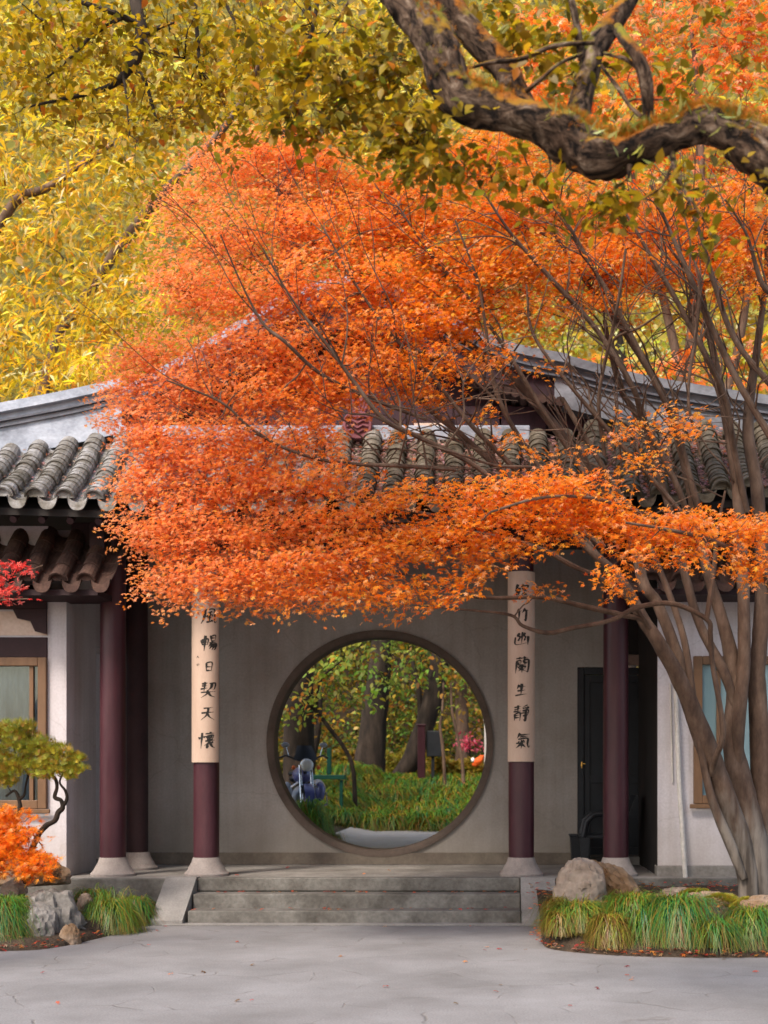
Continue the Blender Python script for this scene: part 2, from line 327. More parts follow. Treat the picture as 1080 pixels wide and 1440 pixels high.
def paving_mat():
    "crazy flagstones: pale slabs, thin dark broken joints, stains"
    m, nt, b = newmat('paving'); N = nt.nodes; L = nt.links
    tc = N.new('ShaderNodeTexCoord')
    warp = N.new('ShaderNodeTexNoise'); warp.inputs['Scale'].default_value = 1.3; warp.inputs['Detail'].default_value = 4
    L.new(tc.outputs['Object'], warp.inputs['Vector'])
    sc = N.new('ShaderNodeVectorMath'); sc.operation = 'SCALE'; sc.inputs['Scale'].default_value = .35
    L.new(warp.outputs['Color'], sc.inputs[0])
    ad = N.new('ShaderNodeVectorMath'); ad.operation = 'ADD'; L.new(tc.outputs['Object'], ad.inputs[0]); L.new(sc.outputs[0], ad.inputs[1])
    vo = N.new('ShaderNodeTexVoronoi'); vo.feature = 'DISTANCE_TO_EDGE'; vo.inputs['Scale'].default_value = 1.5
    L.new(ad.outputs[0], vo.inputs['Vector'])
    vc = N.new('ShaderNodeTexVoronoi'); vc.inputs['Scale'].default_value = 1.5; L.new(ad.outputs[0], vc.inputs['Vector'])
    jr = N.new('ShaderNodeValToRGB'); jr.color_ramp.elements[0].position = .002; jr.color_ramp.elements[1].position = .013
    L.new(vo.outputs['Distance'], jr.inputs[0])
    brk = N.new('ShaderNodeTexNoise'); brk.inputs['Scale'].default_value = 2.3; brk.inputs['Detail'].default_value = 3
    L.new(tc.outputs['Object'], brk.inputs['Vector'])
    br = N.new('ShaderNodeValToRGB'); br.color_ramp.elements[0].position = .50; br.color_ramp.elements[1].position = .64
    L.new(brk.outputs[0], br.inputs[0])
    jm = N.new('ShaderNodeMath'); jm.operation = 'MAXIMUM'; L.new(jr.outputs[0], jm.inputs[0]); 
    inv = N.new('ShaderNodeMath'); inv.operation = 'SUBTRACT'; inv.inputs[0].default_value = 1.0; L.new(br.outputs[0], inv.inputs[1])
    L.new(inv.outputs[0], jm.inputs[1])
    n1 = N.new('ShaderNodeTexNoise'); n1.inputs['Scale'].default_value = .9; n1.inputs['Detail'].default_value = 8; n1.inputs['Roughness'].default_value = .65
    L.new(tc.outputs['Object'], n1.inputs['Vector'])
    cr = N.new('ShaderNodeValToRGB'); e = cr.color_ramp.elements
    e[0].position = .3; e[0].color = C(.150,.138,.131); e[1].position = .7; e[1].color = C(.245,.23,.226)
    L.new(n1.outputs[0], cr.inputs[0])
    hs = N.new('ShaderNodeMix'); hs.data_type = 'RGBA'; hs.blend_type = 'OVERLAY'; hs.inputs[0].default_value = .06
    L.new(cr.outputs[0], hs.inputs[6]); bwc = N.new('ShaderNodeRGBToBW'); L.new(vc.outputs['Color'], bwc.inputs[0]); L.new(bwc.outputs[0], hs.inputs[7])
    ds = N.new('ShaderNodeHueSaturation'); ds.inputs['Saturation'].default_value = .9; L.new(hs.outputs[2], ds.inputs['Color'])
    n2 = N.new('ShaderNodeTexNoise'); n2.inputs['Scale'].default_value = 70; n2.inputs['Detail'].default_value = 3; L.new(tc.outputs['Object'], n2.inputs['Vector'])
    ov = N.new('ShaderNodeMix'); ov.data_type = 'RGBA'; ov.blend_type = 'OVERLAY'; ov.inputs[0].default_value = .42
    L.new(ds.outputs[0], ov.inputs[6]); L.new(n2.outputs[0], ov.inputs[7])
    fj = N.new('ShaderNodeMix'); fj.data_type = 'RGBA'; fj.inputs[6].default_value = C(.145,.13,.118)
    L.new(jm.outputs[0], fj.inputs[0]); L.new(ov.outputs[2], fj.inputs[7])
    L.new(fj.outputs[2], b.inputs['Base Color']); b.inputs['Roughness'].default_value = .85; b.inputs['Specular IOR Level'].default_value = .3
    bp = N.new('ShaderNodeBump'); bp.inputs['Strength'].default_value = .5; bp.inputs['Distance'].default_value = .012
    sm = N.new('ShaderNodeMath'); sm.operation = 'MULTIPLY_ADD'; sm.inputs[1].default_value = .35; L.new(n1.outputs[0], sm.inputs[0]); L.new(jm.outputs[0], sm.inputs[2])
    L.new(sm.outputs[0], bp.inputs['Height']); L.new(bp.outputs[0], b.inputs['Normal'])
    return m
M['paving'] = paving_mat()

def mossy_mat():
    "rough bark with moss growing on the upper side"
    m, nt, b = newmat('mossy_bark'); N = nt.nodes; L = nt.links
    tc = N.new('ShaderNodeTexCoord'); geo = N.new('ShaderNodeNewGeometry')
    at = N.new('ShaderNodeAttribute'); at.attribute_name = 'ring'
    mp = N.new('ShaderNodeMapping'); mp.inputs['Scale'].default_value = (.46, 1, 1); L.new(at.outputs['Vector'], mp.inputs[0])
    wn_ = N.new('ShaderNodeTexNoise'); wn_.inputs['Scale'].default_value = 26; wn_.inputs['Detail'].default_value = 7; wn_.inputs['Roughness'].default_value = .65; wn_.inputs['Distortion'].default_value = .6; L.new(mp.outputs[0], wn_.inputs['Vector'])
    cr = N.new('ShaderNodeValToRGB'); e = cr.color_ramp.elements; e[0].color = C(.012,.008,.006); e[0].position = .40; e[1].color = C(.15,.10,.07); e[1].position = .56
    e2 = cr.color_ramp.elements.new(.70); e2.color = C(.34,.27,.21)
    L.new(wn_.outputs[0], cr.inputs[0])
    cn_n = N.new('ShaderNodeTexNoise'); cn_n.inputs['Scale'].default_value = 3.5; cn_n.inputs['Detail'].default_value = 4; L.new(tc.outputs['Object'], cn_n.inputs['Vector'])
    cn = N.new('ShaderNodeValToRGB'); e = cn.color_ramp.elements; e[0].color = C(.40,.33,.28); e[0].position = .36; e[1].color = C(1.0,.95,.9); e[1].position = .64
    L.new(cn_n.outputs[0], cn.inputs[0])
    gm = N.new('ShaderNodeMix'); gm.data_type = 'RGBA'; gm.blend_type = 'MULTIPLY'; gm.inputs[0].default_value = 1.0
    L.new(cr.outputs[0], gm.inputs[6]); L.new(cn.outputs[0], gm.inputs[7])
    sp = N.new('ShaderNodeSeparateXYZ'); L.new(geo.outputs['Normal'], sp.inputs[0])
    mn = N.new('ShaderNodeTexNoise'); mn.inputs['Scale'].default_value = 13; mn.inputs['Detail'].default_value = 9; mn.inputs['Roughness'].default_value = .7; L.new(tc.outputs['Object'], mn.inputs['Vector'])
    ma = N.new('ShaderNodeMath'); ma.operation = 'MULTIPLY_ADD'; ma.inputs[1].default_value = 2.4; L.new(mn.outputs[0], ma.inputs[0]); L.new(sp.outputs['Z'], ma.inputs[2])
    mr = N.new('ShaderNodeMapRange'); mr.inputs['From Min'].default_value = 1.5; mr.inputs['From Max'].default_value = 1.8; L.new(ma.outputs[0], mr.inputs['Value'])
    mc = N.new('ShaderNodeValToRGB'); e = mc.color_ramp.elements; e[0].color = C(.30,.10,.012); e[0].position = .42; e[1].color = C(.19,.17,.02); e[1].position = .62
    mn2 = N.new('ShaderNodeTexNoise'); mn2.inputs['Scale'].default_value = 3.5; L.new(tc.outputs['Object'], mn2.inputs['Vector']); L.new(mn2.outputs[0], mc.inputs[0])
    mx = N.new('ShaderNodeMix'); mx.data_type = 'RGBA'; L.new(mr.outputs[0], mx.inputs[0]); L.new(gm.outputs[2], mx.inputs[6]); L.new(mc.outputs[0], mx.inputs[7])
    L.new(mx.outputs[2], b.inputs['Base Color']); b.inputs['Roughness'].default_value = .95; b.inputs['Specular IOR Level'].default_value = .15
    bp = N.new('ShaderNodeBump'); bp.inputs['Strength'].default_value = 1; bp.inputs['Distance'].default_value = .02
    mh = N.new('ShaderNodeMath'); mh.operation = 'MULTIPLY_ADD'; mh.inputs[1].default_value = 1.6; L.new(wn_.outputs[0], mh.inputs[0]); L.new(mn.outputs[0], mh.inputs[2])
    L.new(mh.outputs[0], bp.inputs['Height']); L.new(bp.outputs[0], b.inputs['Normal'])
    return m
M['mossy'] = mossy_mat()

# ------------------------------------------------------------------ foliage
def tmpl_maple():
    v = [(0,0,0)]; f = []
    for a, ln, wd in ((90,1.0,.17),(140,.86,.16),(40,.86,.16),(192,.55,.13),(-12,.55,.13)):
        a = R(a); d = np.array([math.cos(a), math.sin(a)]); n = np.array([-d[1], d[0]])
        i = len(v)
        v += [tuple(d*ln*.5 + n*wd) + (0.02,), tuple(d*ln) + (-.16,), tuple(d*ln*.5 - n*wd) + (0.02,)]
        f.append((0, i+2, i+1, i))
    return np.array(v, float), np.array(f)
def tmpl_oval(w_=.30, bend=.16):
    v = [(0,0,0), (-w_,.35,.06), (-w_*.8,.7,.02), (0,1.05,-bend), (w_*.8,.7,.02), (w_,.35,.06), (0,.5,-.05)]
    return np.array(v, float), np.array([(0,6,2,1),(0,5,4,6),(6,4,3,2)])
def tmpl_lance():
    v = [(0,0,0), (-.10,.4,.03), (0,1.0,-.14), (.10,.4,.03)]
    return np.array(v, float), np.array([(0,3,2,1)])
def tmpl_needle():
    v = []; f = []
    for a in (90, 60, 120, 30, 150, 75, 105):
        a = R(a); d = np.array([math.cos(a), math.sin(a)]); n = np.array([-d[1], d[0]])*.05; i = len(v)
        v += [tuple(n)+(0,), tuple(-n)+(0,), tuple(d-n*.4)+(.1*math.sin(a*3),), tuple(d+n*.4)+(.1*math.sin(a*3),)]
        f.append((i, i+1, i+2, i+3))
    return np.array(v, float), np.array(f)
TM = {'maple': tmpl_maple(), 'oval': tmpl_oval(), 'lance': tmpl_lance(), 'needle': tmpl_needle()}

def leaves(name, kind, pos, nrm, size, cols, mat, parent, rng, spin=None, dirv=None):
    "pos (n,3), nrm (n,3) leaf normals, size (n,), cols (n,3); dirv optional pointing direction (n,3)"
    T, Fc = TM[kind]; n = len(pos)
    nz = nrm / (np.linalg.norm(nrm, axis=1, keepdims=True) + 1e-9)
    if dirv is None: dirv = rng.normal(size=(n, 3))
    y = dirv - nz * np.sum(dirv*nz, axis=1, keepdims=True); y /= (np.linalg.norm(y, axis=1, keepdims=True) + 1e-9)
    x = np.cross(y, nz)
    V = (pos[:, None, :] + size[:, None, None] * (T[None, :, 0:1]*x[:, None, :] + T[None, :, 1:2]*y[:, None, :] + T[None, :, 2:3]*nz[:, None, :]))
    k = len(T); FF = (Fc[None] + (np.arange(n)*k)[:, None, None]).reshape(-1, Fc.shape[1])
    cc = np.repeat(cols[:, None, :], k, axis=1).reshape(-1, 3)
    return meshobj(name, V.reshape(-1, 3), FF, mat, parent, col=cc)

def pick(rng, pal, n, jit=.15):
    "colours drawn from a palette [(weight,(r,g,b))], slightly varied"
    wts = np.array([p[0] for p in pal], float); wts /= wts.sum()
    c = np.array([p[1] for p in pal], float)[rng.choice(len(pal), n, p=wts)]
    return np.clip(c * (1 + jit*rng.normal(size=(n, 1))) * (1 + .5*jit*rng.normal(size=(n, 3))), .002, .95)

def ellipsoid_pts(rng, c, r, n, shell=.35):
    d = rng.normal(size=(n, 3)); d /= np.linalg.norm(d, axis=1, keepdims=True)
    u = rng.random((n, 1))**shell
    return np.array(c) + d*u*np.array(r)

class Limbs:
    "woody parts of one tree, collected into one mesh, with nodes twigs can grow from"
    def __init__(s): s.mb = MB(); s.nodes = []
    def limb(s, pts, n=8, sub=5, wob=.06, freq=5, node=True):
        sm = catmull(pts, sub)
        v, f = tube_np([p[:3] for p in sm], [max(.002, p[3]) for p in sm], n, wob, freq=freq)
        s.mb.add(v, f)
        if node: s.nodes += [(np.array(p[:3]), p[3]) for p in sm[1:]]
        return s
    def pxlimb(s, lst, **k):
        "list of (px, py, Y, width_px)"
        return s.limb([tuple(P(a, b, Y)) + (w_*Y/F_PX/2,) for a, b, Y, w_ in lst], **k)
    def twig(s, tgt, r0=None, rng=None, n=4, up=-.1, node=False, rmin=.0025, bias=0.0, sub=4, rmax=.03):
        A = np.array([q[0] for q in s.nodes]); d = np.linalg.norm(A - tgt, axis=1) + bias*np.maximum(0, A[:, 2]-tgt[2])
        i = int(np.argmin(d)); a, ra = s.nodes[i]; L = float(np.linalg.norm(tgt - a))
        r = min(ra*.7, rmax, .004 + .010*L) if r0 is None else min(r0, ra)
        m1 = a*.66 + tgt*.34 + rng.normal(size=3)*.07*L + np.array([0, 0, up*L]); m2 = a*.33 + tgt*.67 + rng.normal(size=3)*.06*L + np.array([0, 0, up*L*.8])
        s.limb([tuple(a)+(r,), tuple(m1)+(r*.8,), tuple(m2)+(r*.6,), tuple(tgt)+(rmin,)], n=n, sub=sub, wob=0, node=node)
    def build(s, name, mat, parent): return s.mb.build(name, mat, parent, smooth=True)

def sprays(rng, centers, per, rad, thick, droop_from=None, tilt=.35):
    "flat fans of leaves: returns positions and normals"
    n = len(centers); pos = []; nr = []
    for c in centers:
        nn = np.array([rng.normal()*tilt - .12, rng.normal()*tilt - .38, 1.0]); nn /= np.linalg.norm(nn)
        a = rng.random(per)*2*math.pi; q = np.sqrt(rng.random(per))*rad*(.6+.8*rng.random())
        u = np.cross(nn, [0, 1, 0]); u /= np.linalg.norm(u); v = np.cross(nn, u)
        p = c + np.outer(q*np.cos(a), u)*1.15 + np.outer(q*np.sin(a), v) + rng.normal(size=(per, 1))*thick*nn
        p[:, 2] -= (q/rad)**2*rad*.18
        pos.append(p); nr.append(nn + rng.normal(size=(per, 3))*.42)
    return np.concatenate(pos), np.concatenate(nr)
def patchy(rng, cols, pos, per, amt=.22, big=.8):
    "leaf colour that differs from spray to spray and from bough to bough"
    n = len(cols)//per; f = np.repeat(1 + amt*rng.normal(size=n), per)[:, None]
    g_ = np.repeat(rng.normal(size=n)*amt*.5, per)[:, None]*np.array([0, 1, .6])
    b_ = np.array([mnoise.noise(Vector((q[0]*big, q[1]*big, q[2]*big*1.6))) for q in pos[::per]]); b_ = np.repeat(b_, per)[:, None]*.7
    return np.clip(cols*f*(1+g_)*(1+b_*amt*2.2), .003, .97)
# --SCENE--
# ================================================================== GROUND
H0 = 0.42                                   # porch floor
YE, YC, YW = 13.7, 14.05, 15.85             # platform edge, column line, gate wall
g = MB(); n_ = 60
def gz(x, y): return 0.0
g.add([(-60, -6, 0), (60, -6, 0), (60, 17.2, 0), (-60, 17.2, 0)], [(0, 1, 2, 3)])
tag(g.build('ground', M['paving']), kind='structure')

def terrain(x, y):
    t = min(1, max(0, (y-17.0)/1.0)); base = .42*t
    m = .95*math.exp(-((y-29.5)/3.2)**2) * (1/(1+math.exp(-(x+4.6)*1.6)))
    s = 1/(1+math.exp(-(y-25.2)*3.5))
    base += m*s
    base += .32*(1/(1+math.exp(max(-30, min(30, (x+2.92)*9)))))*min(1, max(0, (y-20.4)/.6))
    base += max(0, y-33)*.18 + max(0, y-40)*.45
    return base + (.10*mnoise.noise(Vector((x*.4, y*.4, 0))) if y > 24.6 else 0)
vs = []; fs = []; nx, ny = 60, 64
ys = [17.0 + 43*(j/(ny-1))**1.35 for j in range(ny)]
for j in range(ny):
    for i in range(nx): x = -32 + 64*i/(nx-1); vs.append((x, ys[j], terrain(x, ys[j]) + (.004 if j == 0 else 0)))
for j in range(ny-1):
    for i in range(nx-1): a = j*nx+i; fs.append((a, a+1, a+nx+1, a+nx))
tag(meshobj('garden_ground', vs, fs, M['soil'], smooth=True), kind='structure')
vs = []; fs = []
for j in range(12):
    y = 18.3 + 6.4*j/11
    for i in range(16): x = -2.8 + 7.2*i/15; vs.append((x, y, terrain(x, y) + .03))
for j in range(11):
    for i in range(15): a = j*16+i; fs.append((a, a+1, a+17, a+16))
tag(meshobj('path', vs, fs, M['path'], smooth=True), kind='structure')

# ================================================================== PAVILION
pav = thing('pavilion', (-1.44, 14.6, 0), 'grey walled pavilion with maroon columns and round moon gate under a hip and gable roof', 'pavilion')
MB().box(-9.5, 6.5, YE, 17.2, 0.0, H0, .012).build('platform', M['step_stone'], pav)
MB().box(-9.48, 6.48, YE+.02, YW+.1, H0, H0+.004).build('porch_floor', M['stone'], pav)

# moon gate wall
gx, gzc, RO, RI = -1.441, 1.904, 1.375, 1.30
def wall_hole(x0, x1, z0, z1, y0, y1, cx, cz, r, name, mat, par, n=160):
    angs = sorted(set([2*math.pi*i/n for i in range(n)] + [math.atan2(z-cz, x-cx) % (2*math.pi) for x in (x0, x1) for z in (z0, z1)]))
    vs = []; fs = []; m = len(angs)
    for y in (y0, y1):
        for a in angs: vs.append((cx + r*math.cos(a), y, cz + r*math.sin(a)))
        for a in angs:
            c, s = math.cos(a), math.sin(a)
            t = min([v for v in ((x1-cx)/c if c > 1e-9 else (x0-cx)/c if c < -1e-9 else 1e9, (z1-cz)/s if s > 1e-9 else (z0-cz)/s if s < -1e-9 else 1e9)])
            vs.append((cx + t*c, y, cz + t*s))
    for i in range(m):
        j = (i+1) % m
        fs.append((i, j, m+j, m+i)); fs.append((2*m+i, 3*m+i, 3*m+j, 2*m+j))
        fs.append((i, 2*m+i, 2*m+j, j)); fs.append((m+i, m+j, 3*m+j, 3*m+i))
    return meshobj(name, vs, fs, mat, par)
DX0, DX1 = .975, 1.93
wall_hole(-4.33, DX0, H0, 4.75, YW, YW+.26, gx, gzc, RO-.02, 'gate_wall', M['wall_grey'], pav)
rim = MB(); n = 160; vs = []; fs = []
sec = [(RO+.012, YW+.02), (RO+.012, YW-.035), (RI+.03, YW-.035), (RI, YW-.01), (RI, YW+.29), (RO, YW+.29)]
for (r, y) in sec:
    for i in range(n): a = 2*math.pi*i/n; vs.append((gx+r*math.cos(a), y, gzc+r*math.sin(a)))
for j in range(len(sec)-1):
    for i in range(n): fs.append((j*n+i, j*n+(i+1)%n, (j+1)*n+(i+1)%n, (j+1)*n+i))
M['rim'] = mat_noise('gate_rim', [C(.065,.045,.034), C(.11,.08,.062)], scale=3, rough=.8, bump=.2)
rim.add(vs, fs).build('moon_gate_rim', M['rim'], pav, smooth=True)
MB().box(-4.34, DX0, YW-.03, YW-.002, H0+.004, H0+.15, .006).build('baseboard', mat_noise('baseboard', [C(.09,.07,.055), C(.16,.13,.10)], scale=3, rough=.9, bump=.2), pav)
# wall above the doorway, corner wall on the left, ceiling
MB().box(DX0+.001, 1.44, YW, YW+.26, 2.84, 4.75).build('door_wall', M['wall_grey'], pav)
MB().box(1.441, 1.95, YW, YW+.26, 3.0, 4.75).build('dark_void_panel', M['dark_wood'], pav)  # dark panel standing in for the shaded void above the door
MB().box(1.43, 1.93, YW-.05, YW-.003, 2.86, 2.99, .01).build('door_lintel', mat_noise('lintel', [C(.16,.10,.08), C(.22,.15,.12)], rough=.7), pav)
MB().box(-9.4, 6.4, 14.0, 17.6, 4.76, 4.84).build('ceiling', M['dark_wood'], pav)
bm_ = MB()
bm_.box(-4.6, 1.72, YC-.11, YC+.11, 3.98, 4.24, .015); bm_.box(-4.6, 1.72, YC-.09, YC+.09, 4.36, 4.74, .01)
bm_.build('lintel_beam', M['maroon_dark'], pav)
rb = MB()
for i in range(24):
    x = -4.5 + i*.27; rb.box(x-.04, x+.04, 13.95, YW-.01, 4.62, 4.75, .008)
rb.build('rafters', M['dark_wood'], pav)

def column(x, y, z1, r=.137, mat='maroon', lab=None, base='base_stone'):
    c = MB().lathe((x, y, 0), [(r*1.0, H0+.20), (r*1.015, H0+.7), (r, H0+1.6), (r*.97, z1)], n=40).build('column', M[mat], pav, smooth=True)
    if lab: c['label'] = lab
    b = MB().lathe((x, y, 0), [(.238, H0+.004), (.240, H0+.03), (.205, H0+.065), (.198, H0+.085), (.188, H0+.10), (.160, H0+.15), (.148, H0+.19), (.144, H0+.205), (.10, H0+.207)], n=40).build('column_base', M[base], c, smooth=True)
    return c
CX = [-4.176, -3.163, .255, 1.281]
for i, x in enumerate(CX): column(x, YC, 4.3, lab=['maroon column beside the left side building', None, None, 'maroon column in front of the dark door'][i])
column(-4.19, 15.02, 4.3, r=.128, mat='maroon_dark', lab='shade-toned column standing behind the leftmost maroon column')  # darker maroon carries the shade on this rear column
MB().box(-4.60, -4.335, YW-.1, YW+.26, H0, 4.75).build('corner_post', M['dark_wood'], pav)

# door
dr = MB(); 
dr.box(DX0+.003, DX0+.085, YW+.01, YW+.10, H0+.10, 2.838, .008); dr.box(1.845, 1.925, YW+.01, YW+.10, H0+.10, 2.838, .008)
dr.box(DX0+.086, 1.844, YW+.012, YW+.098, 2.75, 2.836, .008)
dr.build('door_frame', M['door'], pav)
dl = MB()
for (a, b) in ((1.062, 1.45), (1.456, 1.842)):
    dl.box(a, b, YW+.05, YW+.075, H0+.12, 2.745)
    for (c, d) in ((a, a+.07), (b-.07, b)): dl.box(c, d, YW+.03, YW+.0495, H0+.12, 2.745, .004)
    for z in (H0+.12, 1.42, 2.655): dl.box(a+.071, b-.071, YW+.032, YW+.0493, z, z+.09, .004)
door = dl.build('door', M['door'], pav)
h = MB().box(1.02, 1.04, YW-.002, YW+.009, 1.60, 1.68, .003); h.tube([(1.03, YW+.0, 1.66), (1.03, YW-.03, 1.66), (1.07, YW-.035, 1.655)], .007); h.build('door_handle', M['brass'], door, smooth=True)
MB().box(DX0+.003, 1.925, YW-.12, YW+.02, H0+.004, H0+.10, .01).build('threshold', M['stone'], pav)

# ------------------------------------------------------------------ roofs
rngT = random.Random(5)
def tiles(xs, ye, yt, ze_f, zt_f, name, mat, par, seg, rr=.098, sag=.06, caps=True, pans=True, x_shift=0.0):
    mb = MB(); na = 8
    def path(x, t):
        ze, zt = ze_f(x), zt_f(x)
        return (ye + (yt-ye)*t, ze + (zt-ze)*t - sag*math.sin(math.pi*t)*1.0)
    for x0 in xs:
        xj = x0 + rngT.uniform(-.012, .012)
        for k in range(seg):
            t0 = k/seg; t1 = (k+1.18)/seg
            y0, z0 = path(x0, t0); y1, z1 = path(x0, min(1.02, t1))
            ra = rr*(1+rngT.uniform(-.05, .05)); rb_ = ra*.88
            dy, dz = y1-y0, z1-z0; L = math.hypot(dy, dz); uy, uz = dy/L, dz/L; ny_, nz_ = -uz, uy
            ox = rngT.uniform(-.008, .008); th = .017; vs = []
            for (yy, zz, r_) in ((y0, z0, ra), (y1, z1, rb_)):
                for q in (0, 1):
                    for i in range(na+1):
                        a = math.pi*i/na; rad = r_ - q*th
                        h_ = rad*math.sin(a)*1.0 + .02
                        vs.append((xj+ox+rad*math.cos(a), yy + ny_*h_, zz + nz_*h_))
            m = na+1; fs = []
            for i in range(na):
                fs.append((i, i+1, 2*m+i+1, 2*m+i)); fs.append((m+i, m+i+1, i+1, i)); fs.append((3*m+i, 3*m+i+1, m+i+1, m+i))
            mb.add(vs, fs)
        if caps:
            y0, z0 = path(x0, 0); vs = [(xj, y0-.012, z0+.02)]; 
            for i in range(17):
                a = math.pi*i/16 ; vs.append((xj+rr*.99*math.cos(a), y0-.012+.0*i, z0+.02+rr*.93*math.sin(a)))
            vs += [(v[0], v[1]+.03, v[2]) for v in vs]
            fs = [tuple([0]+list(range(1, 18)))] + [(1+i, 18+1+i, 18+2+i, 2+i) for i in range(16)]
            mb.add(vs, fs)
    if pans:
        xs2 = [x-.15 for x in xs] + [xs[-1]+.15]
        for x0 in xs2:
            for k in range(seg):
                t0 = k/seg; t1 = (k+1.1)/seg
                y0, z0 = path(x0, t0); y1, z1 = path(x0, min(1.02, t1)); dip = .06; vs = []
                for (yy, zz, q) in ((y0, z0, .0), (y1, z1, -.012)):
                    for i in range(7):
                        u = -1+2*i/6; vs.append((x0+u*.105, yy, zz + q - dip*(1-u*u) + .035))
                for i in range(7):
                    u = -1+2*i/6; vs.append((x0+u*.105, y0, z0 - dip*(1-u*u) + .015))
                fs = [(i, i+1, 8+i, 7+i) for i in range(6)] + [(14+i, 15+i, i+1, i) for i in range(6)]
                mb.add(vs, fs)
            y0, z0 = path(x0, 0); vs = []
            for i in range(13):                                  # drip tile tongue
                u = -1+2*i/12; vs.append((x0+u*.105, y0-.02, z0 + .035 - .055*(1-u*u)))
            for i in range(13):
                u = -1+2*i/12; vs.append((x0+u*.105, y0-.045, z0 + .03 - .135*(1-abs(u)**3.2)**.8))
            k0 = len(vs); vs += [(a_, b_+.018, c_) for a_, b_, c_ in vs]
            fs = [(i, i+1, 14+i, 13+i) for i in range(12)] + [(k0+13+i, k0+14+i, k0+i+1, k0+i) for i in range(12)] + [(13+i, 14+i, k0+14+i, k0+13+i) for i in range(12)]
            mb.add(vs, fs)
    o = mb.build(name, mat, par); return o

def ze_main(x): return 4.27 + .055*max(0, x-.6)**1.35 + .03*max(0, -x-3.6)
def zt_main(x): return 5.20 + (.10 if x > 1 else 0) - .11*max(0, -x-3.9)**1.1 - .02*max(0, x-2)
xs_main = [-5.9 + .302*i for i in range(31)]
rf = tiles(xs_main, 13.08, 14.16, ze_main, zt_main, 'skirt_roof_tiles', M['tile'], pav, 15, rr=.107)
# boards under the skirt roof
vs = []; fs = []; X = [-9.2 + .4*i for i in range(39)]
for x in X:
    vs += [(x, 13.16, ze_main(x)-.08), (x, 14.3, zt_main(x)-.10), (x, 14.3, zt_main(x)-.18), (x, 13.16, ze_main(x)-.15)]
for i in range(len(X)-1):
    a = 4*i; b = a+4
    for k in range(4): fs.append((a+k, b+k, b+(k+1)%4, a+(k+1)%4))
MB().add(vs, fs).build('eaves_board', M['dark_wood'], pav)
ra = MB()
for i in range(52):
    x = -9.0 + i*.29
    ra.tube([(x, 13.19, ze_main(x)-.19), (x, 14.3, zt_main(x)-.22)], .038, n=8)
ra.build('eaves_rafters', M['maroon_dark'], pav)
MB().box(-9.2, 6.2, 14.02, 14.2, 4.4, 4.8).build('eaves_beam', M['dark_wood'], pav)

# ridge band profile
YR = 14.2
def prof(lst): return [( (a-700)*YR/F_PX, 1.5+(1092-b)*YR/F_PX ) for a, b in lst]
def interp(pts, n):
    q = catmull([(a, b, 0, 0) for a, b in pts], 6); return [(float(p[0]), float(p[1])) for p in q]
def band(top, th_f, y0, y1, name, mat, par, off=0.0):
    vs = []; fs = []
    for i, (x, z) in enumerate(top):
        t = th_f(x) if callable(th_f) else th_f
        vs += [(x, y0, z-off), (x, y1, z-off), (x, y1, z-off-t), (x, y0, z-off-t)]
    for i in range(len(top)-1):
        a = 4*i; b = a+4
        for k in range(4): fs.append((a+k, a+(k+1)%4, b+(k+1)%4, b+k))
    fs.append((0, 3, 2, 1)); e = 4*(len(top)-1); fs.append((e, e+1, e+2, e+3))
    return MB().add(vs, fs).build(name, mat, par)
Lf = interp(prof([(-200, 607), (-80, 592), (0, 577), (90, 560), (171, 542)]), 5)
Gl = interp(prof([(176, 556), (250, 516), (345, 458), (420, 416), (490, 398)]), 5)
Gr = interp(prof([(490, 398), (560, 416), (655, 466), (725, 494), (800, 509)]), 5)
Rf = interp(prof([(780, 505), (880, 532), (975, 550), (1080, 566), (1240, 590)]), 5)
def ridge(pts, th, name, label):
    y0 = YR if 'flank' in label else YR-.02
    pm = M['plaster_shaded'] if 'right' in label else M['plaster_blue']
    r = band(pts, th, y0, YR+.34, 'ridge', pm, pav); r['label'] = label.replace('flank ', '')
    band(pts, .10, y0-.07, YR+.41, 'ridge_cap', pm, r, off=-.06)
    band(pts, .022, y0-.05, YR+.36, 'ridge_moulding', M['ridge_dark'], r, off=.115)
    band(pts, .020, y0-.03, YR+.36, 'ridge_moulding', M['ridge_dark'], r, off=.175)
    return r
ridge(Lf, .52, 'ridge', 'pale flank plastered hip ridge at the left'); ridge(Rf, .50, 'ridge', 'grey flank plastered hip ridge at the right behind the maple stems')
ridge(Gl, .19, 'ridge', 'left gable verge rising behind the maple'); ridge(Gr, .19, 'ridge', 'right gable verge falling behind the maple stems')
# gable wall, barge boards, ledge, ornament
tri = [p for p in Gl] + [p for p in Gr[1:]]
MB().prism([(x, z-.1) for x, z in tri] + [(tri[-1][0], 5.1), (tri[0][0], 5.1)], 14.55, 14.62).build('gable_wall', M['purple_board'], pav)
bd = MB()
for pts in (Gl, Gr):
    for i in range(len(pts)-1):
        (x0, z0), (x1, z1) = pts[i], pts[i+1]
        bd.prism([(x0, z0-.2), (x1, z1-.2), (x1, z1-.42), (x0, z0-.42)], 14.24, 14.28)
bd.build('barge_board', M['purple_board'], pav)
br = MB()
for pts, s in ((Gl, 1), (Gr, -1)):
    for i in range(1, len(pts)-1):
        x, z = pts[i]
        br.tube([(x, 14.16, z-.46), (x, 14.54, z-.46)], .055, n=10)
br.build('purlin_ends', M['tile_brown'], pav)
pb = MB()
for i in range(9):
    a = -3.6 + i*.52; pb.box(a, a+.5, 14.40, 14.44, 5.34, 5.62, .006)
pb.build('gable_panels', M['purple_board'], pav)
MB().box(-.93, -.55, 14.385, 14.398, 5.345, 5.43, .004).build('cream_panel', M['cream'], pav)
MB().box(-4.2, .35, 14.12, 14.5, 5.17, 5.335, .015).build('gable_ledge', M['plaster_blue'], pav)
orn = MB(); oc = P(503, 598, 14.06)
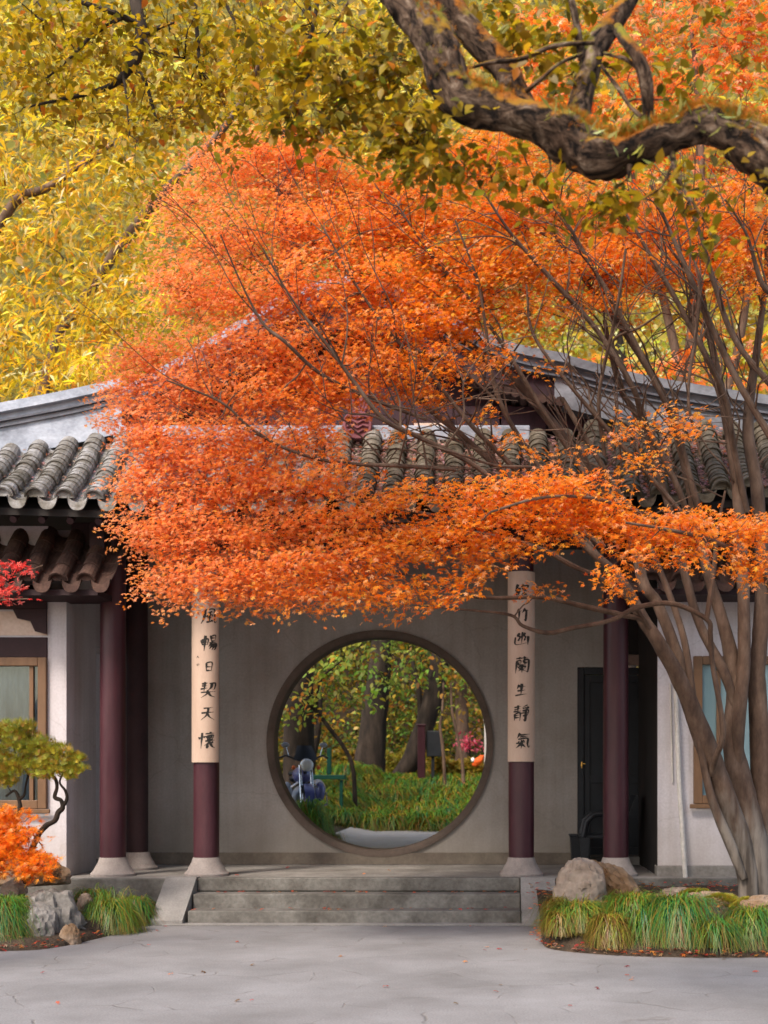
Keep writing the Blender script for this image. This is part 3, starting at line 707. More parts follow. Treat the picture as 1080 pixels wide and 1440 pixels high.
orn.lathe((oc.x, oc.y, oc.z), [(.155, .0), (.162, -.02), (.150, -.035), (.128, -.036), (.125, -.02)], n=32, axis='Y')
for k in range(4):
    for s in (-1, 1):
        orn.tube([(oc.x, oc.y-.03, oc.z-.09+k*.052), (oc.x+s*.06, oc.y-.035, oc.z-.055+k*.05), (oc.x+s*.115, oc.y-.028, oc.z-.075+k*.052)], .010, n=6)
for s in (-1, 1):
    for k in range(3): orn.tube([(oc.x+s*(.02+.03*k), oc.y-.01, oc.z+.15), (oc.x+s*(.05+.04*k), oc.y-.015, oc.z+.27), (oc.x+s*(.0+.05*k), oc.y-.01, oc.z+.40)], [.022, .03, .016], n=7)
orn.build('gable_ornament', mat_noise('terracotta_ornament', [C(.14,.04,.05), C(.22,.08,.09)], scale=12, rough=.8, bump=.3), pav, smooth=True)
# roof body going back
rb2 = MB(); allp = Lf + Gl[1:] + Gr[1:] + Rf[1:]
vs = []; fs = []
tp = sorted(Lf[:-1] + Gl + Gr[1:] + [p for p in Rf if p[0] > Gr[-1][0]], key=lambda p: p[0])
for x, z in tp: vs += [(x, YR+.33, z-.16), (x, 21.0, z-.16), (x, 21.0, z-.30), (x, YR+.33, z-.30)]
for i in range(len(tp)-1):
    a = 4*i; b = a+4
    for k in range(4): fs.append((a+k, a+(k+1)%4, b+(k+1)%4, b+k))
MB().add(vs, fs).build('main_roof', M['tile'], pav)

# ================================================================== STEPS
st = thing('stone_steps', (-1.44, 13.3, 0), 'three worn stone steps with sloping side stones leading up to the porch', 'steps')
SX0, SX1 = -3.17, .235
def slab(x0, x1, y0, y1, z0, z1, nm, mat, par):
    mb = MB().box(x0, x1, y0, y1, z0, z1, .014); return mb.build(nm, mat, par)
slab(SX0+.03, SX1, 13.10, 13.42, .004, .14, 'step', M['step_stone'], st)
slab(SX0+.015, SX1, 13.40, 13.695, .004, .283, 'step', M['step_stone'], st)
slab(SX0, SX1, 13.66, 13.80, .29, H0+.012, 'step', M['step_stone'], st)
for (a, b) in ((-3.50, SX0-.005), (SX1+.005, .60)):
    m_ = MB().xprism([(13.02, .004), (13.80, .004), (13.80, H0+.016), (13.64, H0+.016), (13.02, .05)], a, b)
    m_.build('side_stone', M['ramp_stone'], st)
MB().box(SX0-.2, SX1+.2, 12.98, 13.10, .0, .02, .006).build('bottom_kerb', M['ramp_stone'], st)

# ================================================================== SIDE BUILDINGS
LW = thing('side_building', (-6.5, 15, 0), 'white side building at the left with a brown window and a small tiled pent roof', 'building')
YF = 13.95
wx0, wx1, wz0, wz1 = -6.55, (67-700)*YF/F_PX, 1.5+(1092-1137)*YF/F_PX, 1.5+(1092-925)*YF/F_PX
PX0, PX1 = -9.4, -4.65
b = MB(); b.box(PX0, wx0, YF, YF+.24, H0, 4.2); b.box(wx1, PX1, YF, YF+.24, H0, 3.62); b.box(wx0+.0, wx1, YF+.002, YF+.238, H0, wz0); 
b.box(wx0, wx1, YF+.002, YF+.238, 3.0, 4.2)
b.box(PX1-.24, PX1, YF+.241, 14.98, H0, 4.2); b.box(PX1-.24, PX1-.001, 14.98, 17.2, 3.0, 4.2); b.box(PX1-.24, PX1-.001, 15.9, 17.2, H0, 3.0); b.box(PX0, -4.34, 17.0, 17.2, H0, 4.2)
b.build('wall', M['wall_white'], LW)
MB().box(wx0, wx1-.001, YF-.02, YF+.2, wz1, 3.0, .008).build('header_beam', M['maroon_dark'], LW)
MB().box(wx0, wx1, YF-.005, YF+.1, 3.02, 3.28, .004).build('plaster_panel', M['cream'], LW)
MB().box(PX0, wx1+.0, YF-.04, YF+.2, 3.30, 3.56, .01).build('eaves_beam', M['maroon_dark'], LW)
bk = MB().prism([(wx1, 3.30), (wx1-.36, 3.30), (wx1-.31, 3.20), (wx1-.17, 3.17), (wx1-.12, 3.06), (wx1, 3.03)], YF-.05, YF-.01); bk.build('bracket', M['maroon_dark'], LW)
def window(x0, x1, z0, z1, y, par, mull, curtain, fw=.085, ft=.05, pane='glass'):
    f = MB(); f.box(x0, x0+fw, y-ft, y+.06, z0, z1, .006); f.box(x1-fw, x1, y-ft, y+.06, z0, z1, .006)
    f.box(x0+fw+.001, x1-fw-.001, y-ft, y+.06, z1-fw, z1, .006); f.box(x0+fw+.001, x1-fw-.001, y-ft, y+.06, z0, z0+fw, .006)
    w_ = f.build('window', M['brown_frame'], par)
    s = MB()
    for m_ in mull: s.box(m_-.022, m_+.022, y-.02, y+.03, z0+fw, z1-fw, .004)
    if mull: s.build('sash', M['brown_frame'], w_)
    MB().box(x0+fw*.8, x1-fw*.8, y+.008, y+.014, z0+fw*.8, z1-fw*.8).build('pane', M[pane], w_)
    v = []; nn = 60
    for i in range(nn+1):
        x = x0+.03 + (x1-x0-.06)*i/nn; v += [(x, y+.15+.018*math.sin(i*1.3)+.01*math.sin(i*.47), z0+.03), (x, y+.15+.018*math.sin(i*1.3)+.01*math.sin(i*.47), z1-.03)]
    meshobj('curtain', v, [(2*i, 2*i+2, 2*i+3, 2*i+1) for i in range(nn)], curtain, w_, smooth=True)
    MB().box(x0-.05, x1+.05, y-.085, y-.0505, z0-.05, z0-.005, .006).build('sill', M['brown_frame'], w_)
    return w_
window(wx0, wx1-.002, wz0, wz1, YF, LW, [wx1-.17, wx1-.75], M['curtain_grey'], fw=.09)
def ze_l(x): return 3.50
def zt_l(x): return 4.12
tiles([-6.96 + .302*i for i in range(10)], 13.36, 14.05, ze_l, zt_l, 'pent_roof_tiles', M['tile_brown'], LW, 4, rr=.10, sag=.03)
MB().box(-9.2, -4.15, 13.42, 14.1, 3.38, 3.44).build('pent_roof_board', M['maroon_dark'], LW)
MB().box(-4.33, -4.17, 13.72, 13.88, 3.72, 4.2, .01).build('hanging_post', M['maroon_dark'], LW)

RW = thing('side_building', (4, 15, 0), 'white side building at the right behind the maple trunk with a teal curtained window', 'building')
x0 = 1.725; rwx0, rwx1 = (975-700)*YF/F_PX, 3.45; rz0, rz1 = 1.5+(1092-1130)*YF/F_PX, 1.5+(1092-923)*YF/F_PX
b = MB(); b.box(x0, rwx0, YF, YF+.24, .54, 3.75); b.box(rwx1, 6.4, YF, YF+.24, .54, 3.75); b.box(rwx0, rwx1, YF+.002, YF+.238, .54, rz0); b.box(rwx0, rwx1, YF+.002, YF+.238, rz1, 3.75)
b.box(x0+.001, x0+.24, YF+.241, YW+.0, H0, 3.75); b.box(1.95, 6.4, 17.0, 17.2, H0, 3.75)
b.build('wall', M['wall_white'], RW)
MB().box(x0-.003, x0+.0, YF+.03, YW, H0+.01, 4.7).build('dark_side_sheet', M['dark_wood'], RW)  # thin dark sheet standing in for the unlit side opening
MB().box(x0-.012, 6.4, YF-.015, YF+.2, -.02, .537, .01).build('plinth', M['stone'], RW)
window(rwx0+.002, rwx1-.002, rz0, rz1, YF, RW, [rwx0+.27, rwx0+.95], M['curtain'], fw=.09, pane='film')
def ze_r(x): return 3.50
tiles([1.58 + .302*i for i in range(14)], 13.30, 14.05, ze_r, lambda x: 4.15, 'pent_roof_tiles', M['tile_brown'], RW, 4, rr=.10, sag=.03)
MB().box(1.45, 6.2, 13.36, 14.1, 3.38, 3.44).build('pent_roof_board', M['maroon_dark'], RW)

# downpipe on the right wall
dp = thing('downpipe', P(965, 1245, 13.85), 'thin pale downpipe leaning on the white wall beside the window', 'pipe')
m_ = MB(); a = P(950, 960, 13.88); b = P(955, 1100, 13.86); c = P(964, 1236, 13.82)
m_.tube([a, b, c], .026, n=12); m_.build('pipe', M['pipe'], dp, smooth=True)
m_ = MB(); m_.tube([(a.x-.05, 13.93, a.z), (b.x-.06, 13.93, b.z)], .010, n=8); m_.build('cable', M['pipe'], dp, smooth=True)
m_ = MB(); m_.tube([c, c+Vector((.01, -.02, -.05)), c+Vector((.05, -.07, -.10))], [.030, .030, .032], n=12); m_.build('shoe', M['black'], dp, smooth=True)
for t in (.25, .8):
    q = b*(1-t)+c*t; MB().lathe((q.x, q.y, q.z-.012), [(.031, 0), (.031, .024)], n=14).build('clip', M['pipe'], dp)

# chair by the door
ch = thing('chair', (1.17, 15.25, H0), 'dark grey plastic armchair in the shade between the column and the door', 'chair')
def chx(px): return (px-700)*15.3/F_PX
m_ = MB(); m_.box(.955, 1.50, 14.98, 15.48, H0+.36, H0+.40, .012); m_.build('seat', M['chair'], ch)
for (xx, yy) in ((1.0, 14.98), (1.0, 15.42), (1.42, 14.98), (1.42, 15.42)):
    MB().add([(xx-.055, yy-.03, H0+.37), (xx+.065, yy-.03, H0+.37), (xx+.065, yy+.05, H0+.37), (xx-.055, yy+.05, H0+.37), (xx-.03, yy-.03, H0+.004), (xx+.03, yy-.03, H0+.004), (xx+.03, yy+.04, H0+.004), (xx-.03, yy+.04, H0+.004)],
             [(0,1,2,3),(7,6,5,4),(0,4,5,1),(1,5,6,2),(2,6,7,3),(3,7,4,0)]).build('leg', M['chair'], ch)
for yy in (14.98, 15.44):
    m_ = MB(); m_.tube([(.99, yy, H0+.38), (1.03, yy, H0+.56), (1.12, yy, H0+.64), (1.28, yy, H0+.65), (1.44, yy, H0+.62)], [.035, .035, .03, .03, .03], n=8); m_.build('armrest', M['chair'], ch, smooth=True)
m_ = MB(); m_.add([(1.42, 14.98, H0+.40), (1.42, 15.48, H0+.40), (1.60, 15.46, H0+.86), (1.60, 15.0, H0+.86), (1.45, 14.98, H0+.40), (1.45, 15.48, H0+.40), (1.63, 15.46, H0+.86), (1.63, 15.0, H0+.86)],
   [(0,1,2,3),(7,6,5,4),(0,4,5,1),(1,5,6,2),(2,6,7,3),(3,7,4,0)]); m_.build('backrest', M['chair'], ch)
bn = thing('bin', (chx(812), 15.55, H0), 'small black bin standing against the wall at the left edge of the door', 'bin')
m_ = MB(); cx_ = chx(818); m_.add([(cx_-.10, 15.4, H0+.004), (cx_+.10, 15.4, H0+.004), (cx_+.10, 15.6, H0+.004), (cx_-.10, 15.6, H0+.004), (cx_-.125, 15.37, H0+.36), (cx_+.125, 15.37, H0+.36), (cx_+.125, 15.63, H0+.36), (cx_-.125, 15.63, H0+.36)],
   [(0,3,2,1),(4,5,6,7),(0,1,5,4),(1,2,6,5),(2,3,7,6),(3,0,4,7)]); m_.build('body', M['black'], bn)
MB().box(cx_-.135, cx_+.135, 15.36, 15.64, H0+.361, H0+.39, .01).build('lid', M['chair'], bn)

# ================================================================== COUPLETS
CH = {
'he': [[(4.2,9.3),(1.6,8.3)],[(0.6,6.6),(5.4,7.4)],[(3.1,8.7),(3.0,0.8)],[(3,6.6),(1.8,4.6),(0.3,3.4)],[(3.2,5.8),(4.9,4.6)],[(6.2,6.4),(6.5,2.6)],[(6.2,6.4),(9.4,7.0),(8.9,3.0)],[(6.5,3.2),(8.9,3.4)]],
'feng': [[(2,9),(1.9,4),(0.3,1)],[(2,9),(7.8,9.4),(7.9,3.5),(8.6,1.3),(9.8,2.4)],[(6.4,7.9),(3.4,7.1)],[(3.4,5.8),(3.6,4)],[(3.4,5.8),(6.6,6.1),(6.3,4.3)],[(3.5,4.2),(6.4,4.4)],[(5,7.4),(5,2)],[(3,1.6),(5,2),(6.7,2.3)],[(6.2,3),(7,1.6)]],
'chang': [[(0.6,6.8),(0.9,3.8)],[(0.6,6.8),(4,7.2),(3.7,4)],[(0.8,5.3),(3.8,5.6)],[(0.9,4),(3.7,4.2)],[(2.3,9.3),(2.2,0.6)],[(5.6,9),(5.8,6)],[(5.6,9),(8.4,9.3),(8.2,6.3)],[(5.7,7.6),(8.2,7.8)],[(5.8,6.2),(8.2,6.4)],[(4.8,5),(9.4,5.4)],[(6,5),(4.6,2.8)],[(5.8,4),(9,4.2),(8.6,1.6),(7.4,0.8)],[(7,4),(5.2,1.6)],[(8,4),(6.4,1)]],
'ri': [[(2.8,8.4),(3,1.6)],[(2.8,8.4),(7.2,8.8),(7,1.4)],[(3,5.2),(7,5.4)],[(3,2),(7,2.2)]],
'qi': [[(0.8,8.6),(4.6,9)],[(1,7.2),(4.4,7.6)],[(0.5,5.8),(4.8,6.2)],[(2.7,9.6),(2.5,4.4)],[(5.4,8.6),(9,9),(8.6,5.6),(7.6,4.9)],[(6.9,8.6),(6.4,6.4),(5,5)],[(0.6,3.6),(9.6,4)],[(5,4.8),(4,2.4),(0.8,0.4)],[(5,3.4),(6.8,1.6),(9.6,0.5)]],
'tian': [[(2.2,8.2),(8,8.6)],[(1,5.4),(9.2,5.8)],[(5.2,8.4),(4.4,4),(0.8,0.8)],[(5,5),(6.6,2.6),(9.8,0.6)]],
'huai': [[(2,9.4),(2,0.6)],[(0.6,7.2),(0.9,5.6)],[(3,7.4),(3.5,6.2)],[(6.6,9.8),(6.6,8.6)],[(4.2,8.5),(9.2,8.9)],[(4.8,7.6),(4.8,6.4)],[(4.8,7.6),(8.8,7.8),(8.6,6.5)],[(6,7.6),(6,6.6)],[(7.4,7.6),(7.4,6.6)],[(4.8,6.4),(8.8,6.6)],[(5.8,5.8),(5,4.8)],[(7.4,5.8),(8.4,5)],[(4,4.4),(9.4,4.8)],[(6.6,6),(6.4,4),(3.6,1.8)],[(5.4,3.4),(5.4,0.8),(6.6,1.6)],[(8.4,4),(7,2.8)],[(6.6,3.6),(8,1.4),(9.8,0.5)]],
'xiu': [[(2.4,9.4),(0.6,5.6)],[(1.8,7),(1.8,0.8)],[(3.3,7.4),(3.3,2.4)],[(5.6,9.4),(4,6.8)],[(5,8.2),(9,8.4),(6.8,6.2),(3.8,5)],[(5.4,7.4),(7,5.8),(9.6,4.8)],[(7.2,4.6),(4.6,3.2)],[(8,3.6),(4.6,1.8)],[(9,2.6),(4,0.2)]],
'zhu': [[(2.8,9.2),(0.8,6)],[(2,7.6),(5,8)],[(3,7.6),(3,1.2)],[(6.8,9.4),(5.2,6.4)],[(6.2,7.8),(9.4,8.2)],[(7.8,8),(7.8,1),(6.8,2)]],
'you': [[(5,9),(4.9,2)],[(1,6),(1.4,1.6),(9,2.2)],[(9,6.6),(8.9,1)],[(3.4,8.6),(2.4,6.6),(3.8,6.2),(2.6,3.8),(4.2,4.2)],[(7,8.6),(6,6.6),(7.4,6.2),(6.2,3.8),(7.8,4.4)]],
'lan': [[(1.2,8.8),(8.8,9.2)],[(3.4,9.8),(3.6,8)],[(6.6,9.9),(6.2,8)],[(1.6,7.4),(1.4,0.4)],[(1.6,7.4),(4.2,7.6),(4,5.6)],[(1.6,6.5),(4,6.6)],[(1.6,5.7),(4,5.8)],[(5.8,7.6),(5.8,5.8)],[(5.8,7.6),(8.8,7.8),(8.6,0.8),(7.6,1.4)],[(5.8,6.7),(8.6,6.8)],[(5.8,5.9),(8.6,6)],[(2.8,4.8),(7.4,5)],[(3.2,4),(3.3,2.8)],[(3.2,4),(7,4.2),(6.8,2.9)],[(3.3,2.9),(6.8,3)],[(5,5.4),(5,0.6)],[(4.9,2.6),(3,1.2)],[(5.1,2.6),(7,1.3)]],
'sheng': [[(3.4,8.8),(1.6,5.6)],[(3,7),(8.4,7.4)],[(2.4,4.4),(8,4.8)],[(5.4,9.4),(5.2,1.4)],[(0.8,1),(9.4,1.6)]],
'jing': [[(0.8,8.4),(4.8,8.7)],[(1,7.2),(4.6,7.5)],[(0.4,6),(5,6.3)],[(2.8,9.4),(2.7,6)],[(1.4,5),(1.2,0.8)],[(1.4,5),(4.4,5.2),(4.2,0.8)],[(1.4,3.7),(4.2,3.9)],[(1.4,2.5),(4.2,2.7)],[(8.4,9.4),(5.6,8.6)],[(6,8),(6.5,7)],[(7.4,8.2),(7.6,7.2)],[(9.2,8.4),(8.2,7)],[(5.8,6.2),(9,6.5),(8.8,3.4)],[(5.2,4.8),(9.8,5.2)],[(5.8,3.4),(8.8,3.7)],[(7.4,6.6),(7.4,0.6),(6.2,1.4)]],
'qi4': [[(3.4,9.6),(1.4,6.8)],[(3,8.6),(9,8.9)],[(3,7.4),(8.2,7.7)],[(2.2,6.2),(8,6.5),(8.2,3),(9,0.8),(9.8,2)],[(2.6,5),(3.2,4.2)],[(6.2,5.2),(5.4,4.3)],[(1.2,3.6),(7,3.9)],[(4.4,5.4),(4.3,0.4)],[(4.2,3.4),(1.4,0.8)],[(4.5,3.2),(6.8,1.2)]],
'ren': [[(5,8),(1,2)],[(5,6),(9,2)]], 'kou': [[(2,7),(2.4,3)],[(2,7),(8,7.4),(7.6,3)],[(2.4,3.4),(7.6,3.6)]],
}
ink_hold = [None]
def couplet(cx, z0, z1, chars, label, zc_f, small=None):
    rb_ = .157; t = thing('couplet_board', (cx, YC-rb_, z0), label, 'sign', 'calligraphy couplet boards on the columns')
    n = 28; a0, a1 = R(200), R(340); vs = []
    for z in (z0, z1):
        for r in (rb_, rb_-.014):
            for i in range(n+1): a = a0+(a1-a0)*i/n; vs.append((cx+r*math.cos(a), YC+r*math.sin(a), z))
    m = n+1; fs = []
    for i in range(n):
        fs += [(i, i+1, 2*m+i+1, 2*m+i), (m+i+1, m+i, 3*m+i, 3*m+i+1), (i+1, i, m+i, m+i+1), (2*m+i, 2*m+i+1, 3*m+i+1, 3*m+i)]
    fs += [(0, 2*m, 3*m, m), (n, m+n, 3*m+n, 2*m+n)]
    meshobj('board', vs, fs, M['couplet'], t, smooth=False)
    rg = random.Random(int(cx*100)); ri = rb_+.0015
    def on(u, z): a = R(270) + u/rb_; return (cx+ri*math.cos(a), YC+ri*math.sin(a), z)
    def stroke(pts, ox, oz, s, wmul=1.0):
        q = catmull([(a*s/10, b*s/10, 0, 0) for a, b in pts], 5); k = len(q); w0 = rg.uniform(.8, 1.3)*.0092*wmul; L = []; Rr = []
        for i, p in enumerate(q):
            u = q[min(i+1, k-1)] - q[max(i-1, 0)]; d = np.array(u[:2]); d /= (np.linalg.norm(d)+1e-9); nn_ = np.array([-d[1], d[0]])
            tt = i/(k-1); wd = w0*(1.25 - .95*tt**1.6)*(.75+.35*math.sin(math.pi*min(1, tt*1.2+.1)))
            wd *= .75 + .55*abs(d[1])*.8 if abs(d[1]) > .5 else .72
            c_ = np.array([ox + p[0] + .0, oz + p[1]]) ; L.append(c_+nn_*wd); Rr.append(c_-nn_*wd)
        vs = [on(*x) for x in L] + [on(*x) for x in Rr]
        ink_hold[0].add(vs, [(i, k+i, k+i+1, i+1) for i in range(k-1)])
    for (c_, py, px, s) in chars:
        oz = zc_f(py) - s*.5; ox = (px-700)*13.9/F_PX - cx - s*.5
        ink = MB(); ink_hold[0] = ink
        for stp in CH[c_]:
            jit = [(x + rg.uniform(-.25, .25) + (y-5)*.07, y + rg.uniform(-.2, .2) + (x-5)*.06) for x, y in stp]
            stroke(jit, ox, oz, s, 1.0 if s > .08 else .35)
        ink.build('character', M['ink'], t)
zf = lambda py: 1.5 + (1092-py)*13.9/F_PX
couplet(CX[1], zf(1072), zf(800), [('he', 833, 295, .165), ('feng', 867, 295, .18), ('chang', 904, 295, .19), ('ri', 938, 294, .13), ('qi', 970, 293, .18), ('tian', 1003, 292, .17), ('huai', 1041, 291, .19), ('ren', 924, 278, .045), ('kou', 935, 278, .04)],
        'cream calligraphy board on the column to the left of the moon gate', zf)
couplet(CX[2], zf(1071), zf(803), [('xiu', 832, 734, .175), ('zhu', 865, 734, .16), ('you', 898, 734, .17), ('lan', 935, 734, .18), ('sheng', 970, 733, .145), ('jing', 1003, 733, .19), ('qi4', 1042, 735, .18)],
        'cream calligraphy board on the column to the right of the moon gate', zf)
# ================================================================== VEGETATION
def arr(*v): return np.array(v, float)
# ---------------- main maple
rng = np.random.default_rng(7)
mp_ = thing('maple_tree', P(1055, 1250, 12.5), 'many stemmed maple with vivid orange leaves spreading from the right across the pavilion roof', 'tree')
T = Limbs()
ZB = P(1055, 1262, 12.5)
def S(lst, **k): T.pxlimb([(a, b, Y, w_*(.72 if w_ > 9 else .85)) for a, b, Y, w_ in lst], **k)
big = dict(n=14, sub=8, wob=.10, freq=7)
S([(1066,1285,12.5,64),(1064,1240,12.5,58),(1058,1180,12.5,56),(1044,1110,12.5,48),(1030,1040,12.5,40),(1034,960,12.5,33),(1018,881,12.5,24),(992,793,12.5,20),(960,640,12.4,17),(935,560,12.3,15),(880,470,12.2,12),(830,405,12.0,8),(780,330,11.8,5)], **big)
S([(1052,1285,12.4,40),(1052,1240,12.4,42),(1040,1180,12.4,44),(1016,1110,12.3,42),(992,1045,12.2,40),(962,970,12.1,33),(930,910,12.0,28),(905,872,12.0,25),(872,815,11.9,20),(820,765,11.9,15),(750,700,11.8,14),(640,605,11.7,12),(540,525,11.5,9),(440,450,11.3,6),(360,390,11.2,4)], **big)
S([(1088,1285,12.6,36),(1085,1240,12.6,40),(1075,1150,12.6,44),(1070,1050,12.6,42),(1064,950,12.6,34),(1072,850,12.6,30),(1066,700,12.6,26),(1052,600,12.6,22),(1066,480,12.5,14),(1078,380,12.4,10),(1075,280,12.3,6)], **big)
S([(1020,1130,12.3,20),(995,1070,12.3,28),(972,1000,12.3,26),(955,930,12.3,24),(925,850,12.3,22),(905,820,12.3,22),(880,735,12.4,20),(800,625,12.3,20),(720,530,12.1,17),(655,482,11.9,13),(560,430,11.7,9),(470,370,11.5,6),(400,300,11.3,4)], **big)
S([(1046,1235,12.3,16),(1026,1185,12.25,22),(1000,1120,12.2,17),(985,1050,12.15,14),(975,990,12.1,15),(962,900,12.1,14),(935,820,12.1,12),(900,740,12.1,10),(850,660,12.0,9),(790,560,11.9,8)], n=10, sub=6, wob=.08)
S([(1040,1090,12.45,14),(1038,1020,12.4,26),(1046,930,12.4,26),(1045,820,12.4,24),(1038,700,12.4,22),(1024,600,12.4,20),(1008,520,12.3,16),(990,430,12.2,12),(980,340,12.1,7)], **big)
S([(1035,1000,12.45,14),(1018,945,12.4,20),(985,880,12.4,18),(965,815,12.4,17),(948,740,12.4,15),(925,660,12.4,14),(905,600,12.4,12),(870,540,12.3,10),(850,450,12.2,7)], n=10, sub=6, wob=.08)
S([(1000,1090,12.2,12),(1006,1066,12.05,12),(1014,1045,11.95,12),(1016,1015,11.9,11),(1002,935,11.85,10),(999,893,11.8,10),(994,871,11.75,10),(946,849,11.7,9),(897,854,11.65,9),(860,872,11.6,8),(806,883,11.5,8),(770,890,11.45,8),(735,880,11.4,6),(718,865,11.35,5),(660,858,11.3,4),(600,853,11.2,3)], n=8, sub=6, wob=.05)
S([(912,890,12.0,13),(905,872,11.9,10),(876,865,11.8,9),(823,853,11.7,9),(763,840,11.6,8),(700,841,11.5,7),(650,836,11.4,5),(590,812,11.3,4),(520,800,11.2,3)], n=8, sub=6, wob=.05)
S([(918,890,12.0,12),(892,853,11.8,10),(855,819,11.7,10),(806,796,11.6,9),(760,772,11.5,9),(700,755,11.4,7),(620,742,11.3,5),(540,740,11.2,4),(430,730,11.1,3)], n=8, sub=6, wob=.05)
S([(994,871,11.75,9),(1004,800,11.7,8),(1010,740,11.6,6),(1020,690,11.5,4)], n=7, wob=.05)
for l in (
 [(1100,640,11.6,15),(1045,550,11.6,13),(1010,480,11.6,12),(975,400,11.5,9),(940,320,11.4,6),(915,260,11.3,4)],
 [(1100,560,11.4,13),(1035,480,11.4,11),(1005,400,11.4,9),(985,330,11.3,6),(960,260,11.2,4)],
 [(1050,720,12.4,14),(1030,620,12.3,13),(1020,560,12.3,12),(990,495,12.2,12),(950,420,12.1,10),(915,360,12.0,7),(880,300,11.9,4)],
 [(990,740,12.4,16),(975,690,12.4,14),(950,600,12.3,12),(925,545,12.2,11),(865,430,12.0,9),(830,370,11.9,7),(790,300,11.7,4)],
 [(975,760,12.4,14),(955,690,12.3,12),(905,590,12.2,12),(890,545,12.1,11),(840,465,12.0,10),(775,392,11.8,8),(720,330,11.6,5),(680,270,11.4,3)],
 [(860,810,12.0,11),(805,730,12.0,11),(750,645,11.9,10),(710,580,11.8,8),(690,520,11.7,7),(683,460,11.6,5),(670,390,11.5,4),(640,310,11.4,3)],
 [(850,770,11.7,12),(770,710,11.7,11),(710,645,11.6,9),(660,595,11.5,8),(600,520,11.4,7),(550,470,11.3,6),(500,400,11.2,4),(460,330,11.1,3)],
 [(860,720,12.0,10),(805,640,12.0,9),(765,580,11.9,8),(710,490,11.8,7),(660,420,11.7,5),(600,350,11.6,4),(560,290,11.5,3)],
 [(720,695,11.3,10),(660,650,11.2,9),(590,615,11.1,9),(540,590,11.0,8),(500,540,10.9,7),(460,485,10.8,6),(410,420,10.7,4),(370,350,10.6,3)],
 [(640,660,11.1,8),(560,655,11.0,7),(470,650,10.9,6),(400,630,10.8,5),(350,600,10.7,5),(310,565,10.6,4),(235,535,10.5,3)],
 [(600,590,11.0,6),(520,560,10.9,6),(450,525,10.8,6),(400,480,10.7,6),(370,455,10.7,5),(340,400,10.6,3),(310,330,10.5,2.5)],
 [(700,760,11.4,6),(610,745,11.2,6),(520,745,11.0,5),(430,740,10.9,5),(350,750,10.8,4),(280,780,10.7,3)],
 [(640,730,11.3,5),(560,715,11.1,5),(480,700,11.0,4),(380,690,10.9,4),(300,680,10.8,3),(230,690,10.7,2.5)],
 [(820,690,11.5,7),(760,660,11.3,6),(700,655,11.2,5),(650,640,11.1,4),(600,625,11.0,3)],
 [(850,640,11.9,7),(842,560,11.8,6),(860,470,11.7,6),(870,420,11.6,5),(880,350,11.5,4)],
 [(880,520,11.8,5),(862,480,11.8,5),(900,460,11.7,4),(930,440,11.6,3)],
 [(985,640,11.5,4),(968,560,11.5,5),(978,470,11.5,6),(985,400,11.4,5),(970,350,11.3,3)],
 [(1100,420,11.8,10),(1072,400,11.8,9),(1050,330,11.7,5),(1020,280,11.6,3)],
 [(1000,770,12.2,12),(940,700,12.1,10),(860,610,12.0,8),(800,540,11.9,6),(750,470,11.8,5),(740,400,11.7,3)],
 [(950,735,11.3,8),(900,720,11.1,7),(830,700,10.9,6),(760,700,10.8,5),(690,720,10.7,4)],
 [(1090,840,11.6,14),(1060,790,11.3,10),(1000,760,11.1,8),(940,745,10.9,6),(880,735,10.8,4)],
):
    S([(a, b, Y-.35*min(1, i/3), w_) for i, (a, b, Y, w_) in enumerate(l)], n=8, sub=6, wob=.06)
lim_nodes = [(p, r) for p, r in T.nodes if p[2] > 3.9 and r < .075 and r > .006]
for q in range(230):
    p, r0 = lim_nodes[rng.integers(len(lim_nodes))]
    d = np.array([-.45 + rng.normal()*.55, -.25 + rng.normal()*.35, .75 + rng.normal()*.3]); d /= np.linalg.norm(d)
    if p[0] > 1.2: d[0] *= .5
    Ls = rng.uniform(.5, 1.25); r = min(r0*.55, .012); a = p.copy(); pts_ = [tuple(a)+(r,)]
    for k in range(4):
        d = d + rng.normal(size=3)*.22; d /= np.linalg.norm(d); a = a + d*Ls/4; pts_.append(tuple(a)+(max(.003, r*(1-.2*(k+1))),))
    T.limb(pts_, n=5, sub=3, wob=0, node=False)
    for k in (2, 3):
        e = d + rng.normal(size=3)*.5; e /= np.linalg.norm(e); b_ = np.array(pts_[k][:3])
        T.limb([tuple(b_)+(r*.5,), tuple(b_+e*Ls*.22+rng.normal(size=3)*.02)+(r*.4,), tuple(b_+e*Ls*.42)+(.0025,)], n=4, sub=3, wob=0, node=False)
